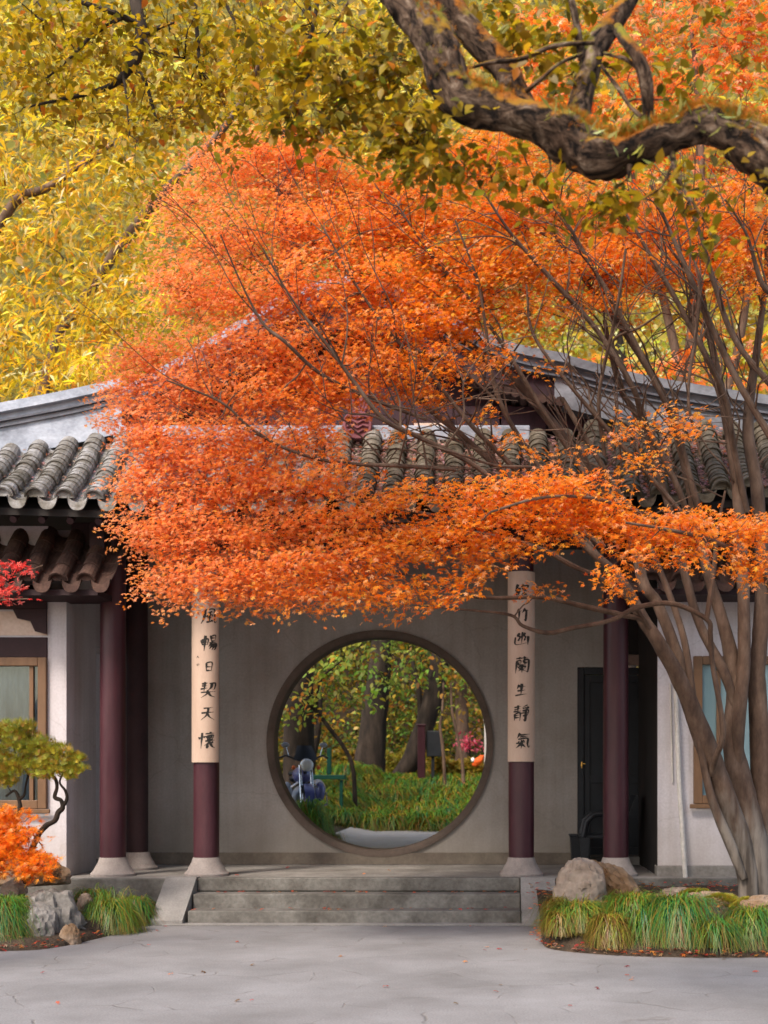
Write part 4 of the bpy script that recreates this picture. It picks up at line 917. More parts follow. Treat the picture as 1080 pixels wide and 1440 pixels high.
# crown clusters: px, py, rx, ry (photo size), Y, leaf count factor
CL = [
 (350,205,45,26,11.3,.9),(300,225,40,26,11.2,.8),(430,212,60,30,11.4,.9),(270,285,50,45,11.2,.9),(335,245,60,50,11.3,1),(400,235,70,55,11.4,1),(470,255,70,50,11.5,1),(540,270,70,55,11.6,1),(300,350,85,55,11.1,1),(390,320,90,60,11.2,1),(490,330,90,60,11.4,1),
 (590,330,90,60,11.6,1),(690,300,90,60,11.8,1),(640,230,70,45,11.9,.9),(720,220,70,50,12.0,.9),(790,300,80,55,12.0,.9),(880,320,80,50,12.1,.9),(960,310,80,45,12.1,.9),(1040,300,60,50,12.1,.8),
 (260,410,55,50,10.9,1),(340,420,80,50,10.9,1),(430,410,90,55,11.0,1),(530,410,90,50,11.3,1),(630,390,90,50,11.5,1),(730,380,90,50,11.7,1),(820,370,80,45,11.8,.8),(910,370,75,40,12.0,.95),(1000,365,65,38,12.0,.9),(860,400,50,24,12.0,.6),(1050,400,40,24,12.0,.6),
 (610,440,70,30,11.3,.8),(520,515,70,26,11.0,.7),(590,510,60,22,11.1,.6),(460,555,60,24,10.9,.8),(420,520,60,26,10.85,.9),(570,470,80,35,11.2,.85),(500,475,60,40,11.0,.85),(680,500,50,18,11.4,.5),(620,565,46,14,11.2,.5),(680,590,36,10,11.3,.3),(750,520,40,12,11.6,.35),(660,450,70,40,11.5,.8),(740,445,70,35,11.7,.6),(820,430,60,30,11.8,.55),(900,430,50,26,11.9,.35),
 (380,490,80,45,10.8,.9),(300,490,60,40,10.7,1),(220,500,62,38,10.6,.95),(190,545,45,38,10.5,1),(178,590,34,30,10.4,.9),(176,500,30,22,10.5,.8),(270,550,75,40,10.6,1),(350,560,80,42,10.7,.95),(430,550,70,38,10.8,.8),(500,540,60,30,11.0,.65),(570,545,70,24,11.1,.55),(640,520,60,26,11.3,.45),
 (215,610,52,45,10.4,1),(290,620,75,40,10.5,.9),(370,625,70,34,10.6,1.0),(440,600,50,30,10.7,.75),(330,655,70,24,10.5,.8),(250,650,60,24,10.45,.8),(200,680,45,42,10.4,1),(270,690,70,40,10.4,1),(350,685,75,35,10.5,.9),(430,685,70,32,10.6,.8),
 (210,745,45,38,10.3,1),(280,750,70,38,10.3,1),(370,745,80,34,10.4,.95),(460,735,75,30,10.5,.8),(540,705,65,26,10.6,.75),(600,685,50,20,10.7,.5),
 (235,812,45,34,10.2,1),(310,810,75,34,10.2,1),(400,800,85,34,10.3,1),(490,785,80,34,10.4,.95),(570,765,75,30,10.5,.9),(640,745,65,30,10.6,.9),(255,845,30,20,10.2,.6),(340,845,60,16,10.25,.6),(430,838,70,20,10.3,.75),(520,832,80,22,10.4,.75),(600,835,60,22,10.5,.65),(655,805,45,24,10.5,.7),
 (690,705,70,32,10.7,.95),(760,690,75,30,10.8,.95),(820,700,70,32,10.9,.95),(700,770,60,24,10.7,.8),(770,750,60,26,10.8,.8),(860,730,60,28,10.9,.9),(930,745,70,30,10.9,.9),(1000,745,70,26,11.0,.9),(1065,740,50,24,11.1,.9),(1060,790,40,30,11.0,.8),(900,775,50,18,10.8,.6),(980,785,50,18,10.8,.5),
 (850,810,36,14,10.8,.45),(760,828,22,9,11.2,.2),(870,825,24,9,10.9,.25),(905,655,35,12,11.4,.2),(940,590,62,22,11.3,.4),(960,610,40,14,11.2,.3),(790,640,40,12,11.2,.22),(880,610,40,12,11.4,.25),(900,640,40,10,11.3,.2),
 (470,665,55,16,10.8,.45),(720,620,30,12,11.2,.18),(560,600,50,14,11.0,.28),(450,640,40,18,10.7,.45),(1010,340,60,40,12.2,.6),(1060,380,40,50,12.3,.5),
]
cent = []; idx = []
for i, (px, py, rx, ry, Y, d) in enumerate(CL):
    c = np.array(P(px, py, Y)); s_ = Y/F_PX
    area = rx*ry; n = max(3, int(area/62.0*d*(1.6 if px < 480 else 1.65 if py < 430 else 1.22)))
    pts = ellipsoid_pts(rng, c, (rx*s_, min(.75, rx*s_*.9), ry*s_), n, .5)
    cent.append(pts)
    T.twig(c, rng=rng, node=True, sub=5, n=6, up=-.03, rmax=.022)
    for p in pts[::3]: T.twig(p, rng=rng, n=4, sub=3, up=.02, rmin=.003, rmax=.009)
cent = np.concatenate(cent); cent = cent[cent[:, 1] < 13.0 + 10*(cent[:, 2] > 5.6)]
trk = T.build('trunk', M['maple_bark'], mp_)
pos, nr = sprays(rng, cent, 24, .18, .028)
pal = [(5,(.97,.265,.014)),(3,(.97,.34,.04)),(1.4,(.95,.20,.008)),(1.8,(.97,.43,.17)),(.15,(.70,.11,.010)),(.2,(.95,.5,.05))]
cols = patchy(rng, pick(rng, pal, len(pos), .09), pos, 24, .10, 1.2)
# outer left side tinted pink orange: pale sky sheen put into the leaf colour
lt = np.clip((-.7 - pos[:, 0])/2.4, 0, 1)*rng.random(len(pos))**.7; pk = np.array([.97,.40,.20]); cols = cols*(1-.8*lt[:, None]) + pk*.8*lt[:, None]
dirv = rng.normal(size=(len(pos), 3)) + np.array([-.3, -.2, -.5])
leaves('crown', 'maple', pos, nr, rng.uniform(.025, .043, len(pos))*(1-.22*np.clip((-.8-pos[:, 0])/1.6, 0, 1))*np.clip(1.05-.13*(pos[:, 2]-3.5)/3, .82, 1.05), cols, M['leaf'], mp_, rng, dirv=dirv)
print('maple leaves', len(pos), 'sprays', len(cent))

# ---------------- old mossy tree whose limb crosses the top
rng = np.random.default_rng(11)
ot = thing('old_tree', (2.75, 5.7, 0), 'old tree at the right with a thick crooked mossy limb and olive green leaves overhead', 'tree')
O = Limbs(); ring = []
def ring_of(sm, n):
    s_ = 0.0; prev = None
    for p in sm:
        if prev is not None: s_ += float(np.linalg.norm(p[:3]-prev[:3]))
        prev = p
        for k in range(n): a = 2*math.pi*k/n; ring.append((s_, p[3]*math.cos(a), p[3]*math.sin(a)))
_ol = O.limb
def o_limb(pts, n=8, sub=5, wob=.06, freq=5, node=True):
    ring_of(catmull(pts, sub), n); return _ol(pts, n=n, sub=sub, wob=wob, freq=freq, node=node)
O.limb = o_limb
Yb = 5.7
def pw(l): return [tuple(P(a, b, Y)) + (w_*Y/F_PX/2,) for a, b, Y, w_ in l]
trunk_pts = [(2.75,5.7,-.05,.40),(2.72,5.7,.5,.33),(2.65,5.7,1.6,.29),(2.5,5.68,2.8,.27),(2.15,5.66,3.5,.24)]
main = trunk_pts + pw([(1160,330,5.65,98),(1115,262,5.65,84),(1078,222,5.65,76),(1045,196,5.65,66),(1010,180,5.65,58),(985,176,5.65,56),(955,188,5.65,50),(915,202,5.65,54),(880,215,5.66,58),(858,222,5.67,72),(830,212,5.7,74),(795,193,5.72,70),(755,172,5.75,60),(715,160,5.78,56),(680,152,5.8,60),(650,142,5.8,68),(630,110,5.8,70),(618,75,5.82,68),(600,40,5.85,66),(570,0,5.9,66),(535,-50,6.0,60),(480,-120,6.1,50),(400,-190,6.2,36)])
main = [(a, b, c, d*(.88 if i > 4 else 1)) for i, (a, b, c, d) in enumerate(main)]
sm = catmull(main, 12); ring_of(sm, 56)
v, f = tube_np([p[:3] for p in sm], [p[3] for p in sm], 56, .26, freq=7)
O.mb.add(v, f); O.nodes += [(np.array(p[:3]), p[3]) for p in sm[4:]]
limbs = [
 [(752,176,5.85,34),(728,140,5.95,40),(712,100,6.0,38),(676,62,6.05,38),(642,20,6.1,36),(615,-30,6.2,34),(600,-90,6.3,26)],
 [(800,180,5.8,40),(812,160,5.85,36),(825,110,5.9,32),(835,70,5.95,34),(860,35,6.0,30),(885,0,6.05,24),(910,-60,6.1,18)],
 [(912,172,5.65,15),(909,120,5.6,20),(897,80,5.6,18),(878,55,5.7,16),(868,40,5.85,14)],
]
for l in limbs: O.limb(pw(l), n=18, sub=8, wob=.14, freq=9)
for l in ([(818,85,5.9,11),(812,40,5.85,11),(803,-5,5.8,9),(796,-60,5.8,6)], [(836,60,5.8,6),(780,64,5.8,7),(735,82,5.8,7),(690,88,5.8,6),(660,96,5.8,4)],
 [(818,76,5.8,5),(785,90,5.75,5),(760,112,5.75,6),(740,128,5.8,7)], [(845,92,5.75,5),(870,125,5.75,6),(885,148,5.75,6),(903,165,5.7,7)], [(850,75,5.8,5),(878,82,5.7,6),(895,95,5.65,5)],
 [(945,215,5.65,9),(952,250,5.6,7),(968,275,5.55,6),(985,300,5.5,4)], [(945,232,5.6,4),(930,262,5.55,3.5),(905,280,5.5,2.5)], [(886,232,5.6,8),(884,250,5.6,4)], [(985,300,5.5,3),(1000,330,5.45,2)]):
    O.limb(pw(l), n=8, sub=5, wob=.1, freq=14)
OCL = [(430,80,60,70,6.3,.8),(480,130,80,60,6.3,1),(520,60,60,55,6.3,.9),(560,110,60,60,6.2,1),(590,190,60,50,6.1,1.3),(620,235,60,36,6.0,1.2),(545,215,40,20,6.1,.8),(690,250,40,22,5.9,.6),(540,175,60,40,6.1,1),(470,170,60,40,6.2,1),(420,150,50,50,6.3,.8),(395,178,28,16,6.3,.5),
 (670,210,55,30,5.9,.55),(760,258,40,26,5.8,.5),(720,230,36,22,5.8,.4),(800,262,50,24,5.75,.5),(850,285,60,26,5.7,.65),(890,262,60,26,5.65,.55),(940,255,60,26,5.6,.5),(830,310,40,16,5.7,.35),
 (760,60,60,50,6.1,.7),(720,30,50,36,6.2,.8),(790,110,55,36,6.0,.6),(870,110,60,36,6.0,.5),(940,140,50,34,5.9,.5),(980,110,40,24,5.9,.3),(840,20,50,30,6.2,.5),(1020,255,50,30,5.6,.3),(1000,340,40,30,5.5,.2),(1020,25,45,30,6.0,.4),(1055,60,25,25,6.0,.3),
 (660,20,50,40,6.3,.6),(350,20,60,40,6.5,.7),(590,20,50,40,6.4,.6),(960,300,30,40,5.6,.25)]
cent = []
for (px, py, rx, ry, Y, d) in OCL:
    c = np.array(P(px, py, Y)); s_ = Y/F_PX; n = max(3, int(rx*ry/330.0*d*1.9))
    pts = ellipsoid_pts(rng, c, (rx*s_, .38, ry*s_), n, .6); cent.append(pts)
    O.twig(c, rng=rng, node=True, sub=5, n=6, up=.02, rmax=.012)
    for p in pts[::2]: O.twig(p, rng=rng, n=3, sub=3, up=-.03, rmin=.0015, rmax=.004)
shade_boughs = [[(2.15,5.66,3.5,.20),(1.6,6.2,5.4,.17),(.9,7.2,7.6,.14),(.3,8.6,9.2,.10),(-.4,10,10.2,.06)], [(1.6,6.2,5.4,.14),(2.6,7.6,7.6,.12),(3.0,9.2,9.4,.09),(2.6,10.6,10.4,.05)], [(.9,7.2,7.6,.10),(-.6,7.4,8.6,.08),(-1.8,7.8,9.3,.05)]]  # boughs and crown added out of view to shade the right side
for l in shade_boughs: O.limb(l, n=12, sub=6, wob=.14)
shade_crown = []
for q in range(30):
    c = np.array([rng.uniform(-2.6, 4.2), rng.uniform(7.4, 11.6), rng.uniform(9.2, 11.2)])
    if c[2] < 1.5+.62*c[1]+.7: continue
    shade_crown.append(ellipsoid_pts(rng, c, (.9, .9, .4), 26, .6)); O.twig(c, rng=rng, node=True, sub=5, n=5, rmax=.02)
otk = O.build('trunk', M['mossy'], ot)
_ra = otk.data.attributes.new('ring', 'FLOAT_VECTOR', 'POINT'); _ra.data.foreach_set('vector', np.array(ring, dtype=np.float32).ravel())
cent += shade_crown
cent = np.concatenate(cent)
pos, nr = sprays(rng, cent, 10, .10, .02, tilt=.5)
pal = [(4,(.24,.155,.006)),(4,(.32,.205,.007)),(1.6,(.44,.27,.010)),(1.6,(.13,.10,.007)),(.4,(.60,.20,.012)),(.5,(.32,.32,.03))]
leaves('crown', 'oval', pos, nr, rng.uniform(.042, .075, len(pos)), pick(rng, pal, len(pos), .15), M['leaf'], ot, rng, dirv=rng.normal(size=(len(pos), 3))*.8+np.array([0,-.2,-1.0]))
# moss tufts and little ferns on the upper side of the limb
mv = []; mf = []
up_nodes = [p for p in sm if P(1075, 0, 5.7).x > p[0] > P(560, 0, 5.7).x]
vv = []; 
for q in range(5200):
    p = up_nodes[rng.integers(len(up_nodes))]; a = rng.normal()*.55
    if mnoise.noise(Vector(p[:3])*4) + .25*math.cos(a*2) < rng.uniform(-.25, .35): continue
    r = p[3]; ang = math.pi/2 + a
    n_ = np.array([math.cos(ang)*.55 + rng.normal()*.1, -.45*math.sin(a) - .25 + rng.normal()*.25, math.sin(ang)]); n_ /= np.linalg.norm(n_)
    c = np.array(p[:3]) + n_*r*.98 + rng.normal(size=3)*.012
    vv.append(np.concatenate([c, n_]))
vv = np.array(vv)
pal = [(5,(.46,.15,.012)),(3,(.36,.17,.015)),(2,(.22,.20,.02)),(1,(.28,.30,.05))]
leaves('moss', 'needle', vv[:, :3], np.cross(vv[:, 3:], rng.normal(size=(len(vv), 3))), rng.uniform(.012, .032, len(vv)), pick(rng, pal, len(vv), .2), M['grassblade'], ot, rng, dirv=vv[:, 3:]+rng.normal(size=(len(vv), 3))*.3)
fp = []; 
for (px, py) in ((785,160),(860,205),(905,190),(955,170),(1010,175),(1030,180),(1045,195),(890,225),(835,195),(1020,172),(995,185)):
    c = np.array(P(px, py, 5.62)); 
    for k in range(16): fp.append(np.concatenate([c + rng.normal(size=3)*np.array([.035,.03,.012]), rng.normal(size=3)+np.array([0,-.3,.6])]))
fp = np.array(fp)
leaves('ferns', 'lance', fp[:, :3], np.cross(fp[:, 3:], rng.normal(size=(len(fp), 3))), rng.uniform(.04, .085, len(fp)), pick(rng, [(3,(.28,.26,.05)),(1,(.35,.36,.14))], len(fp), .15), M['grassblade'], ot, rng, dirv=fp[:, 3:])

# ---------------- overhanging tree at the top left
rng = np.random.default_rng(21)
vt = thing('overhanging_tree', (-5.6, 8.6, 0), 'tree at the left whose dark twigs and olive leaves hang into the top left corner', 'tree')
V_ = Limbs()
V_.limb([(-5.6,8.6,-.05,.28),(-5.5,8.6,2,.23),(-5.2,8.7,4.5,.20),(-4.2,8.8,6.8,.16),(-3.2,8.8,7.6,.11)] + pw([(150,-120,8.7,30),(182,-40,8.6,22),(192,10,8.5,18),(199,50,8.5,18),(188,85,8.5,16),(165,115,8.4,10),(130,130,8.4,7),(85,140,8.3,5),(40,150,8.3,3)]), n=12, sub=6, wob=.08)
for l in ([(196,35,8.5,9),(160,18,8.4,8),(120,5,8.4,6),(60,-10,8.4,4)],[(170,25,8.4,7),(130,50,8.4,5),(100,80,8.3,4),(60,115,8.3,3)],[(200,52,8.5,10),(225,38,8.5,6),(245,32,8.5,3)],[(200,50,8.5,7),(225,75,8.4,4),(260,82,8.4,3)],[(180,98,8.5,5),(200,105,8.4,4),(212,140,8.4,5),(220,170,8.3,3)],[(282,110,8.4,3),(278,60,8.5,6),(275,20,8.5,6),(270,-40,8.6,7)],[(172,95,8.4,5),(178,140,8.3,3),(182,190,8.3,2)],[(345,60,8.6,3),(325,20,8.6,5),(310,-10,8.6,6),(290,-50,8.7,8)],[(430,70,8.6,4),(428,90,8.6,4),(424,105,8.6,2)],[(430,70,8.6,4),(440,40,8.6,5),(450,-20,8.7,7)],[(50,-20,8.4,5),(60,30,8.4,4)]):
    V_.limb(pw(l), n=7, sub=5, wob=.08)
VCL = [(60,30,90,40,8.4,1),(40,90,80,50,8.4,1),(130,60,80,50,8.5,1),(90,130,90,40,8.3,.8),(200,50,80,50,8.5,1),(230,120,80,50,8.4,1),(160,160,70,36,8.3,.7),(290,80,80,60,8.5,1),(230,165,70,34,8.3,.7),(320,160,60,50,8.4,.8),(350,60,70,60,8.6,.9),(200,215,40,18,8.2,.3),(410,40,60,50,8.7,.7),(370,120,50,50,8.5,.6),(20,160,50,30,8.3,.5),(480,20,60,30,8.8,.5)]
cent = []
for (px, py, rx, ry, Y, d) in VCL:
    c = np.array(P(px, py, Y)); s_ = Y/F_PX; n = max(3, int(rx*ry/190.0*d*1.35))
    pts = ellipsoid_pts(rng, c, (rx*s_, .6, ry*s_), n, .6); cent.append(pts)
    V_.twig(c, rng=rng, node=True, sub=5, n=5, up=.02, rmax=.012)
    for p in pts[::3]: V_.twig(p, rng=rng, n=3, sub=3, up=-.03, rmin=.0015, rmax=.005)
V_.build('trunk', M['bark_dark'], vt)
pos, nr = sprays(rng, np.concatenate(cent), 11, .13, .03, tilt=.5)
pal = [(4,(.36,.235,.007)),(3,(.26,.175,.007)),(2.5,(.48,.31,.011)),(1,(.60,.40,.02)),(.2,(.6,.18,.015))]
leaves('crown', 'oval', pos, nr, rng.uniform(.042, .075, len(pos)), pick(rng, pal, len(pos), .15), M['leaf'], vt, rng, dirv=rng.normal(size=(len(pos), 3))*.8+np.array([0,-.2,-1.2]))

# ---------------- trees behind the pavilion
def back_tree(name, label, cat, base, stems, clusters, pal, kind, per, rad, size, seed, dens, tilt=.5, bark='bark_dark', droop=(0,-.2,-1.1), thick=.06, ydepth=1.4, group=None, step=2):
    rg = np.random.default_rng(seed); t = thing(name, base, label, cat, group); B = Limbs()
    for s_ in stems: B.limb([tuple(q) for q in s_], n=10, sub=6, wob=.08, freq=2)
    cs = []
    for (px, py, rx, ry, Y, d) in clusters:
        c = np.array(P(px, py, Y)); k = Y/F_PX; n = max(3, int(rx*k*ry*k*dens*d))
        pts = ellipsoid_pts(rg, c, (rx*k, ydepth, ry*k), n, .55); cs.append(pts)
        B.twig(c, rng=rg, node=True, sub=5, n=5, up=.0, rmax=.06)
        for p in pts[::step]: B.twig(p, rng=rg, n=3, sub=3, up=-.02, rmin=.004, rmax=.012)
    B.build('trunk', M[bark], t)
    pos, nr = sprays(rg, np.concatenate(cs), per, rad, thick, tilt=tilt)
    leaves('crown', kind, pos, nr, rg.uniform(size*.7, size*1.25, len(pos)), patchy(rg, pick(rg, pal, len(pos), .14), pos, per, .22, .55), M['leaf'], t, rg, dirv=rg.normal(size=(len(pos), 3))*.6+np.array(droop))
    return t
def st_(l): return [tuple(P(a, b, Y)) + (w_*Y/F_PX/2,) for a, b, Y, w_ in l]
yel = [(4,(.84,.50,.02)),(4,(.74,.43,.02)),(2.5,(.92,.62,.07)),(2,(.55,.35,.025)),(1,(.90,.74,.34)),(.6,(.85,.32,.02))]
g0 = lambda px, Y: (P(px, 0, Y).x, Y, terrain(P(px, 0, Y).x, Y))
def root(px, Y, r): b = g0(px, Y); return (b[0], b[1], b[2]-.1, r)
back_tree('yellow_tree', 'leaning tree behind the pavilion at the left with drooping yellow leaves', 'tree', g0(20, 21),
 [[root(20, 21, .32)] + st_([(60,560,22,16),(120,420,22,15),(205,300,22,14),(260,240,22,12),(330,160,22,9),(380,60,21,9)]), [root(-60, 21, .3)] + st_([(-60,500,22,17),(10,300,22,13),(70,262,22,10),(160,200,22,6)])],
 [(40,330,90,70,21,1),(120,290,90,60,20.5,1),(60,420,100,70,20,1),(150,400,80,70,20,1),(40,500,90,60,19.5,1.1),(130,500,90,60,19.5,1.2),(190,440,60,60,20,1),(210,350,60,60,21,.8),(20,240,80,60,21.5,.9),(120,230,90,50,21.5,.9),(200,260,70,50,21.5,.8),(20,560,60,30,19,1),(90,550,80,30,19,1),(160,530,60,36,19,1),(300,440,60,50,20.5,.8)],
 yel, 'lance', 15, .40, .22, 31, 32.0, droop=(0,-.1,-1.3), bark='bark')
back_tree('yellow_tree', 'tall pale yellow tree behind the roof in the upper middle', 'tree', g0(420, 26),
 [[root(420, 26, .35)] + st_([(420,500,26,30),(400,250,26,26),(430,90,26,18),(430,-30,26,10)])],
 [(400,60,110,90,26,1),(520,40,90,70,26,1),(300,130,90,80,25,1),(180,90,110,90,26,.9),(60,60,110,90,26,.9),(60,180,90,60,25,.8),(430,160,90,70,25,.9),(600,60,80,80,26,.9),(620,160,70,70,26,.7),(560,-10,100,50,26,.9)],
 [(4,(.82,.54,.03)),(3,(.66,.46,.035)),(2,(.90,.70,.18)),(1.5,(.45,.33,.03))], 'lance', 15, .5, .26, 32, 16.0)
omp = [(5,(.94,.20,.02)),(3,(.95,.28,.05)),(1.5,(.85,.13,.01)),(1.8,(.95,.40,.20)),(.4,(.9,.45,.04))]
back_tree('maple_tree', 'bright orange maple standing behind the roof in the upper right corner', 'tree', g0(960, 20),
 [[root(960, 20, .2)] + st_([(965,600,20,20),(975,450,20,16),(985,250,20,12),(980,120,20,8),(970,30,20,4)]), st_([(965,560,20,14),(935,430,20,12),(900,300,20,8),(880,180,20,4)]), st_([(1000,620,20,14),(1040,480,20,12),(1060,300,20,8),(1050,150,20,5)])],
 [(960,40,90,70,20,1),(1050,60,70,80,20,1),(900,80,60,60,19.5,.9),(980,140,80,60,20,1),(1060,170,60,60,20,1),(930,210,90,50,20,1),(1040,250,70,50,20,1),(830,200,60,60,20.5,.9),(700,180,60,50,21,.8),(760,130,60,60,21,.8),(880,290,90,40,20,1),(900,510,60,26,18.5,.7),(960,540,70,24,18,.9),(1030,550,60,24,18,.9),(920,370,90,34,20,.8),(1030,420,60,34,20,.8),(850,345,80,40,19.5,.9),(960,330,90,40,19.5,1),(1050,340,70,40,19.5,1),(770,320,60,40,20,.9),(800,400,60,26,20,.6),(1060,470,40,24,19.5,.7),(760,60,80,60,21,.9),(860,20,70,50,20.5,.9),(1040,-10,60,40,20,1),(870,550,40,16,18,.5)],
 omp, 'maple', 20, .42, .105, 33, 34.0, bark='bark')
back_tree('yellow_tree', 'low yellow green tree seen between the maple stems over the right ridge', 'tree', g0(880, 27),
 [[root(880, 27, .25)] + st_([(880,620,27,20),(870,480,27,14),(850,380,27,8)])],
 [(820,480,90,50,27,1),(900,500,90,50,26,1),(980,490,80,50,27,1),(1060,500,70,60,27,1),(780,440,60,50,27,1),(860,420,70,40,27,.8),(960,420,70,50,27,.8),(1060,400,70,60,27,.8),(1080,620,60,40,26,1)],
 [(4,(.50,.46,.05)),(3,(.70,.60,.08)),(3,(.80,.76,.36)),(2,(.22,.30,.05)),(.8,(.85,.40,.03))], 'oval', 16, .5, .12, 34, 16.0)

# far woodland that reads as one mass
rg = np.random.default_rng(44); N_ = 90000
x = rg.uniform(-32, 18, N_); y = rg.uniform(33, 46, N_); gzr = np.array([terrain(a, b) for a, b in zip(x[:4000], y[:4000])])
hgt = rg.random(N_)*29; z = .4 + hgt*(.9+.1*np.sin(x*.7))
z = np.maximum(z, (y-33)*.18+.4); pos = np.stack([x, y + .8*np.sin(x*.9)+.8*np.sin(z*1.3), z], 1)
pal = [(3,(.50,.36,.025)),(3,(.66,.46,.04)),(1.5,(.30,.24,.02)),(1.6,(.80,.62,.16)),(1,(.62,.28,.02))]
fw = leaves('woodland', 'oval', pos, rg.normal(size=(N_, 3))+np.array([0,-.6,.4]), np.where(pos[:, 2] < 8, .5, 1.0)*rg.uniform(.16, .36, N_), pick(rg, pal, N_, .2), M['leaf'], None, rg)
tag(fw, kind='stuff')
hv = []; 
for j in range(20):
    for i in range(40): xx = -60+120*i/39; yy = 46 + j*2; hv.append((xx, yy, (yy-46)*1.9 + 2 + 2*mnoise.noise(Vector((xx*.08, yy*.08, 3)))))
M['hill'] = mat_noise('wooded_hill', [C(.05,.045,.012), C(.12,.10,.02), C(.22,.17,.03)], scale=.8, rough=1, bump=1, bscale=3, bdist=.5)
tag(meshobj('hill', hv, [(j*40+i, j*40+i+1, (j+1)*40+i+1, (j+1)*40+i) for j in range(19) for i in range(39)], M['hill'], smooth=True), kind='structure')
# ================================================================== PLANTING BEDS
def bed(name, pts_front, yb, hmax, seed, x_in=1):
    "pts_front: (x,y) along the front edge; rises to hmax towards yb"
    vs = []; fs = []; m = 14; n = len(pts_front)
    q = catmull([(a, b, 0, 0) for a, b in pts_front], 6); n = len(q)
    for p in q:
        for j in range(m+1):
            t = j/m; y = p[1] + (yb-p[1])*t; d = (yb-p[1])*t
            z = hmax*(1-math.exp(-d*.9))*min(1, (yb-p[1])/.8) + .03*min(1, d*8) + .05*min(1, d*2)*mnoise.noise(Vector((p[0]*2.3, y*2.3, seed)))
            vs.append((p[0], y, max(.002, z) if d > 0 else -.01))
    for i in range(n-1):
        for j in range(m): a = i*(m+1)+j; fs.append((a, a+m+1, a+m+2, a+1))
    o = meshobj(name, vs, fs, M['soil'], smooth=True); tag(o, kind='structure'); return q
def gx_(px, py):                      # ground point under a photo position
    Y = F_PX*1.5/(py-1092.0); return ((px-700)*Y/F_PX, Y)
right_front = [gx_(764, 1306), gx_(762, 1322), gx_(775, 1335), gx_(850, 1343), gx_(960, 1347), gx_(1100, 1347), gx_(1400, 1345)]
left_front = [(-9, 11.2), gx_(-250, 1338), gx_(0, 1338), gx_(70, 1334), gx_(130, 1322), gx_(185, 1306), gx_(212, 1293)]
bed('planting_bed', right_front, 13.9, .34, 3); bed('planting_bed', left_front, 13.71, .20, 9)

M['rock_beige'] = mat_noise('rock_beige', [C(.14,.095,.06), C(.25,.19,.145), C(.34,.28,.23)], scale=3.0, rough=.95, bump=.7, bscale=16, bdist=.02, fine=.4)
# ------------------------------------------------------------------ grass clumps
def clump_mesh(rng, c, r, h, nb, pal, wid=.0036, seg=6, flop=1.0, out=None):
    "arching blades from one tuft: returns V, F(quads), colours"
    V = []; Fq = []; CC = []
    az = rng.random(nb)*2*math.pi; L = rng.uniform(.55, 1.12, nb)*r; H = h*rng.uniform(.5, 1.1, nb); rb = np.sqrt(rng.random(nb))*r*.22
    az2 = az + rng.normal(size=nb)*.6; ff = rng.uniform(.85, 1.15, nb)*flop; cols = pick(rng, pal, nb, .18)
    t = np.linspace(0, 1, seg+1)
    # radial distance grows, height goes up then falls
    rad = rb[:, None] + L[:, None]*(t[None]**1.1)
    pk_ = rng.uniform(.28, .62, (nb, 1))
    hz = H[:, None]*(1-((t[None]-pk_)/np.where(t[None] < pk_, pk_, (1-pk_)*.96))**2)
    A = az[:, None] + (az2-az)[:, None]*t[None]
    x = c[0] + rad*np.cos(A); y = c[1] + rad*np.sin(A); z = c[2] + np.maximum(-.02, hz)
    wd = wid*(1-.85*t[None]**2)*np.ones((nb, 1)); px_ = -np.sin(A)*wd; py_ = np.cos(A)*wd
    Vl = np.stack([np.stack([x+px_, y+py_, z+.001], -1), np.stack([x-px_, y-py_, z], -1)], 2)   # nb,seg+1,2,3
    V = Vl.reshape(-1, 3); k = (seg+1)*2
    base = np.array([[2*i, 2*i+1, 2*i+3, 2*i+2] for i in range(seg)])
    Fq = (base[None] + (np.arange(nb)*k)[:, None, None]).reshape(-1, 4)
    tipf = rng.random((nb, 1))*.5
    inner = np.clip(1-t*2.2, 0, 1)[None, :, None]*rng.uniform(.3, 1, (nb, 1, 1))
    cc = cols[:, None, :]*(1-inner) + np.array([.26,.19,.022])*inner
    tp_ = (np.clip(t-.75, 0, 1)*4)[None, :, None]*(rng.random((nb, 1, 1)) < .3)
    cc = cc*(1-tp_) + np.array([.33,.20,.06])*tp_
    CC = np.repeat(cc[:, :, None, :], 2, axis=2).reshape(-1, 3)
    return V, Fq, CC
green = [(4,(.045,.165,.025)),(3,(.10,.20,.02)),(2,(.02,.14,.055)),(1.6,(.19,.20,.02)),(1,(.22,.11,.02))]
olive = [(4,(.16,.19,.018)),(2.5,(.23,.20,.02)),(2.5,(.08,.17,.02)),(2,(.23,.11,.02)),(.7,(.30,.18,.04))]
brown = [(4,(.20,.105,.022)),(3,(.15,.075,.016)),(2,(.13,.14,.02))]
def loose_clump(rng, x, Y, z, r, h, nb, pal, wid=.0036):
    Vs = []; Fs = []; Cs = []; nv = 0
    tufts = [(0, 0, 1.0, .62)] + [(rng.normal()*.30*r, rng.normal()*.28*r, rng.uniform(.5, .8), .12) for _ in range(3)]
    for dx, dy, sc_, share in tufts:
        p2 = [(w_*rng.uniform(.5, 1.6), c_) for w_, c_ in pal]
        V, Fq, CC = clump_mesh(rng, (x+dx, Y+dy, z-.02*(sc_ < 1)), r*sc_*.85, h*rng.uniform(.75, 1.1)*(.6+.4*sc_), int(nb*share), p2, wid=wid)
        Vs.append(V); Fs.append(Fq+nv); Cs.append(CC); nv += len(V)
    V, Fq, CC = clump_mesh(rng, (x, Y, z), r*.8, h*.6, nb//6, brown, wid=wid); Vs.append(V); Fs.append(Fq+nv); Cs.append(CC); nv += len(V)
    V, Fq, CC = clump_mesh(rng, (x, Y, z), r*1.12, h*1.15, nb//14, pal, wid=wid*.8); Vs.append(V); Fs.append(Fq+nv); Cs.append(CC)
    return np.concatenate(Vs), np.concatenate(Fs), np.concatenate(Cs)
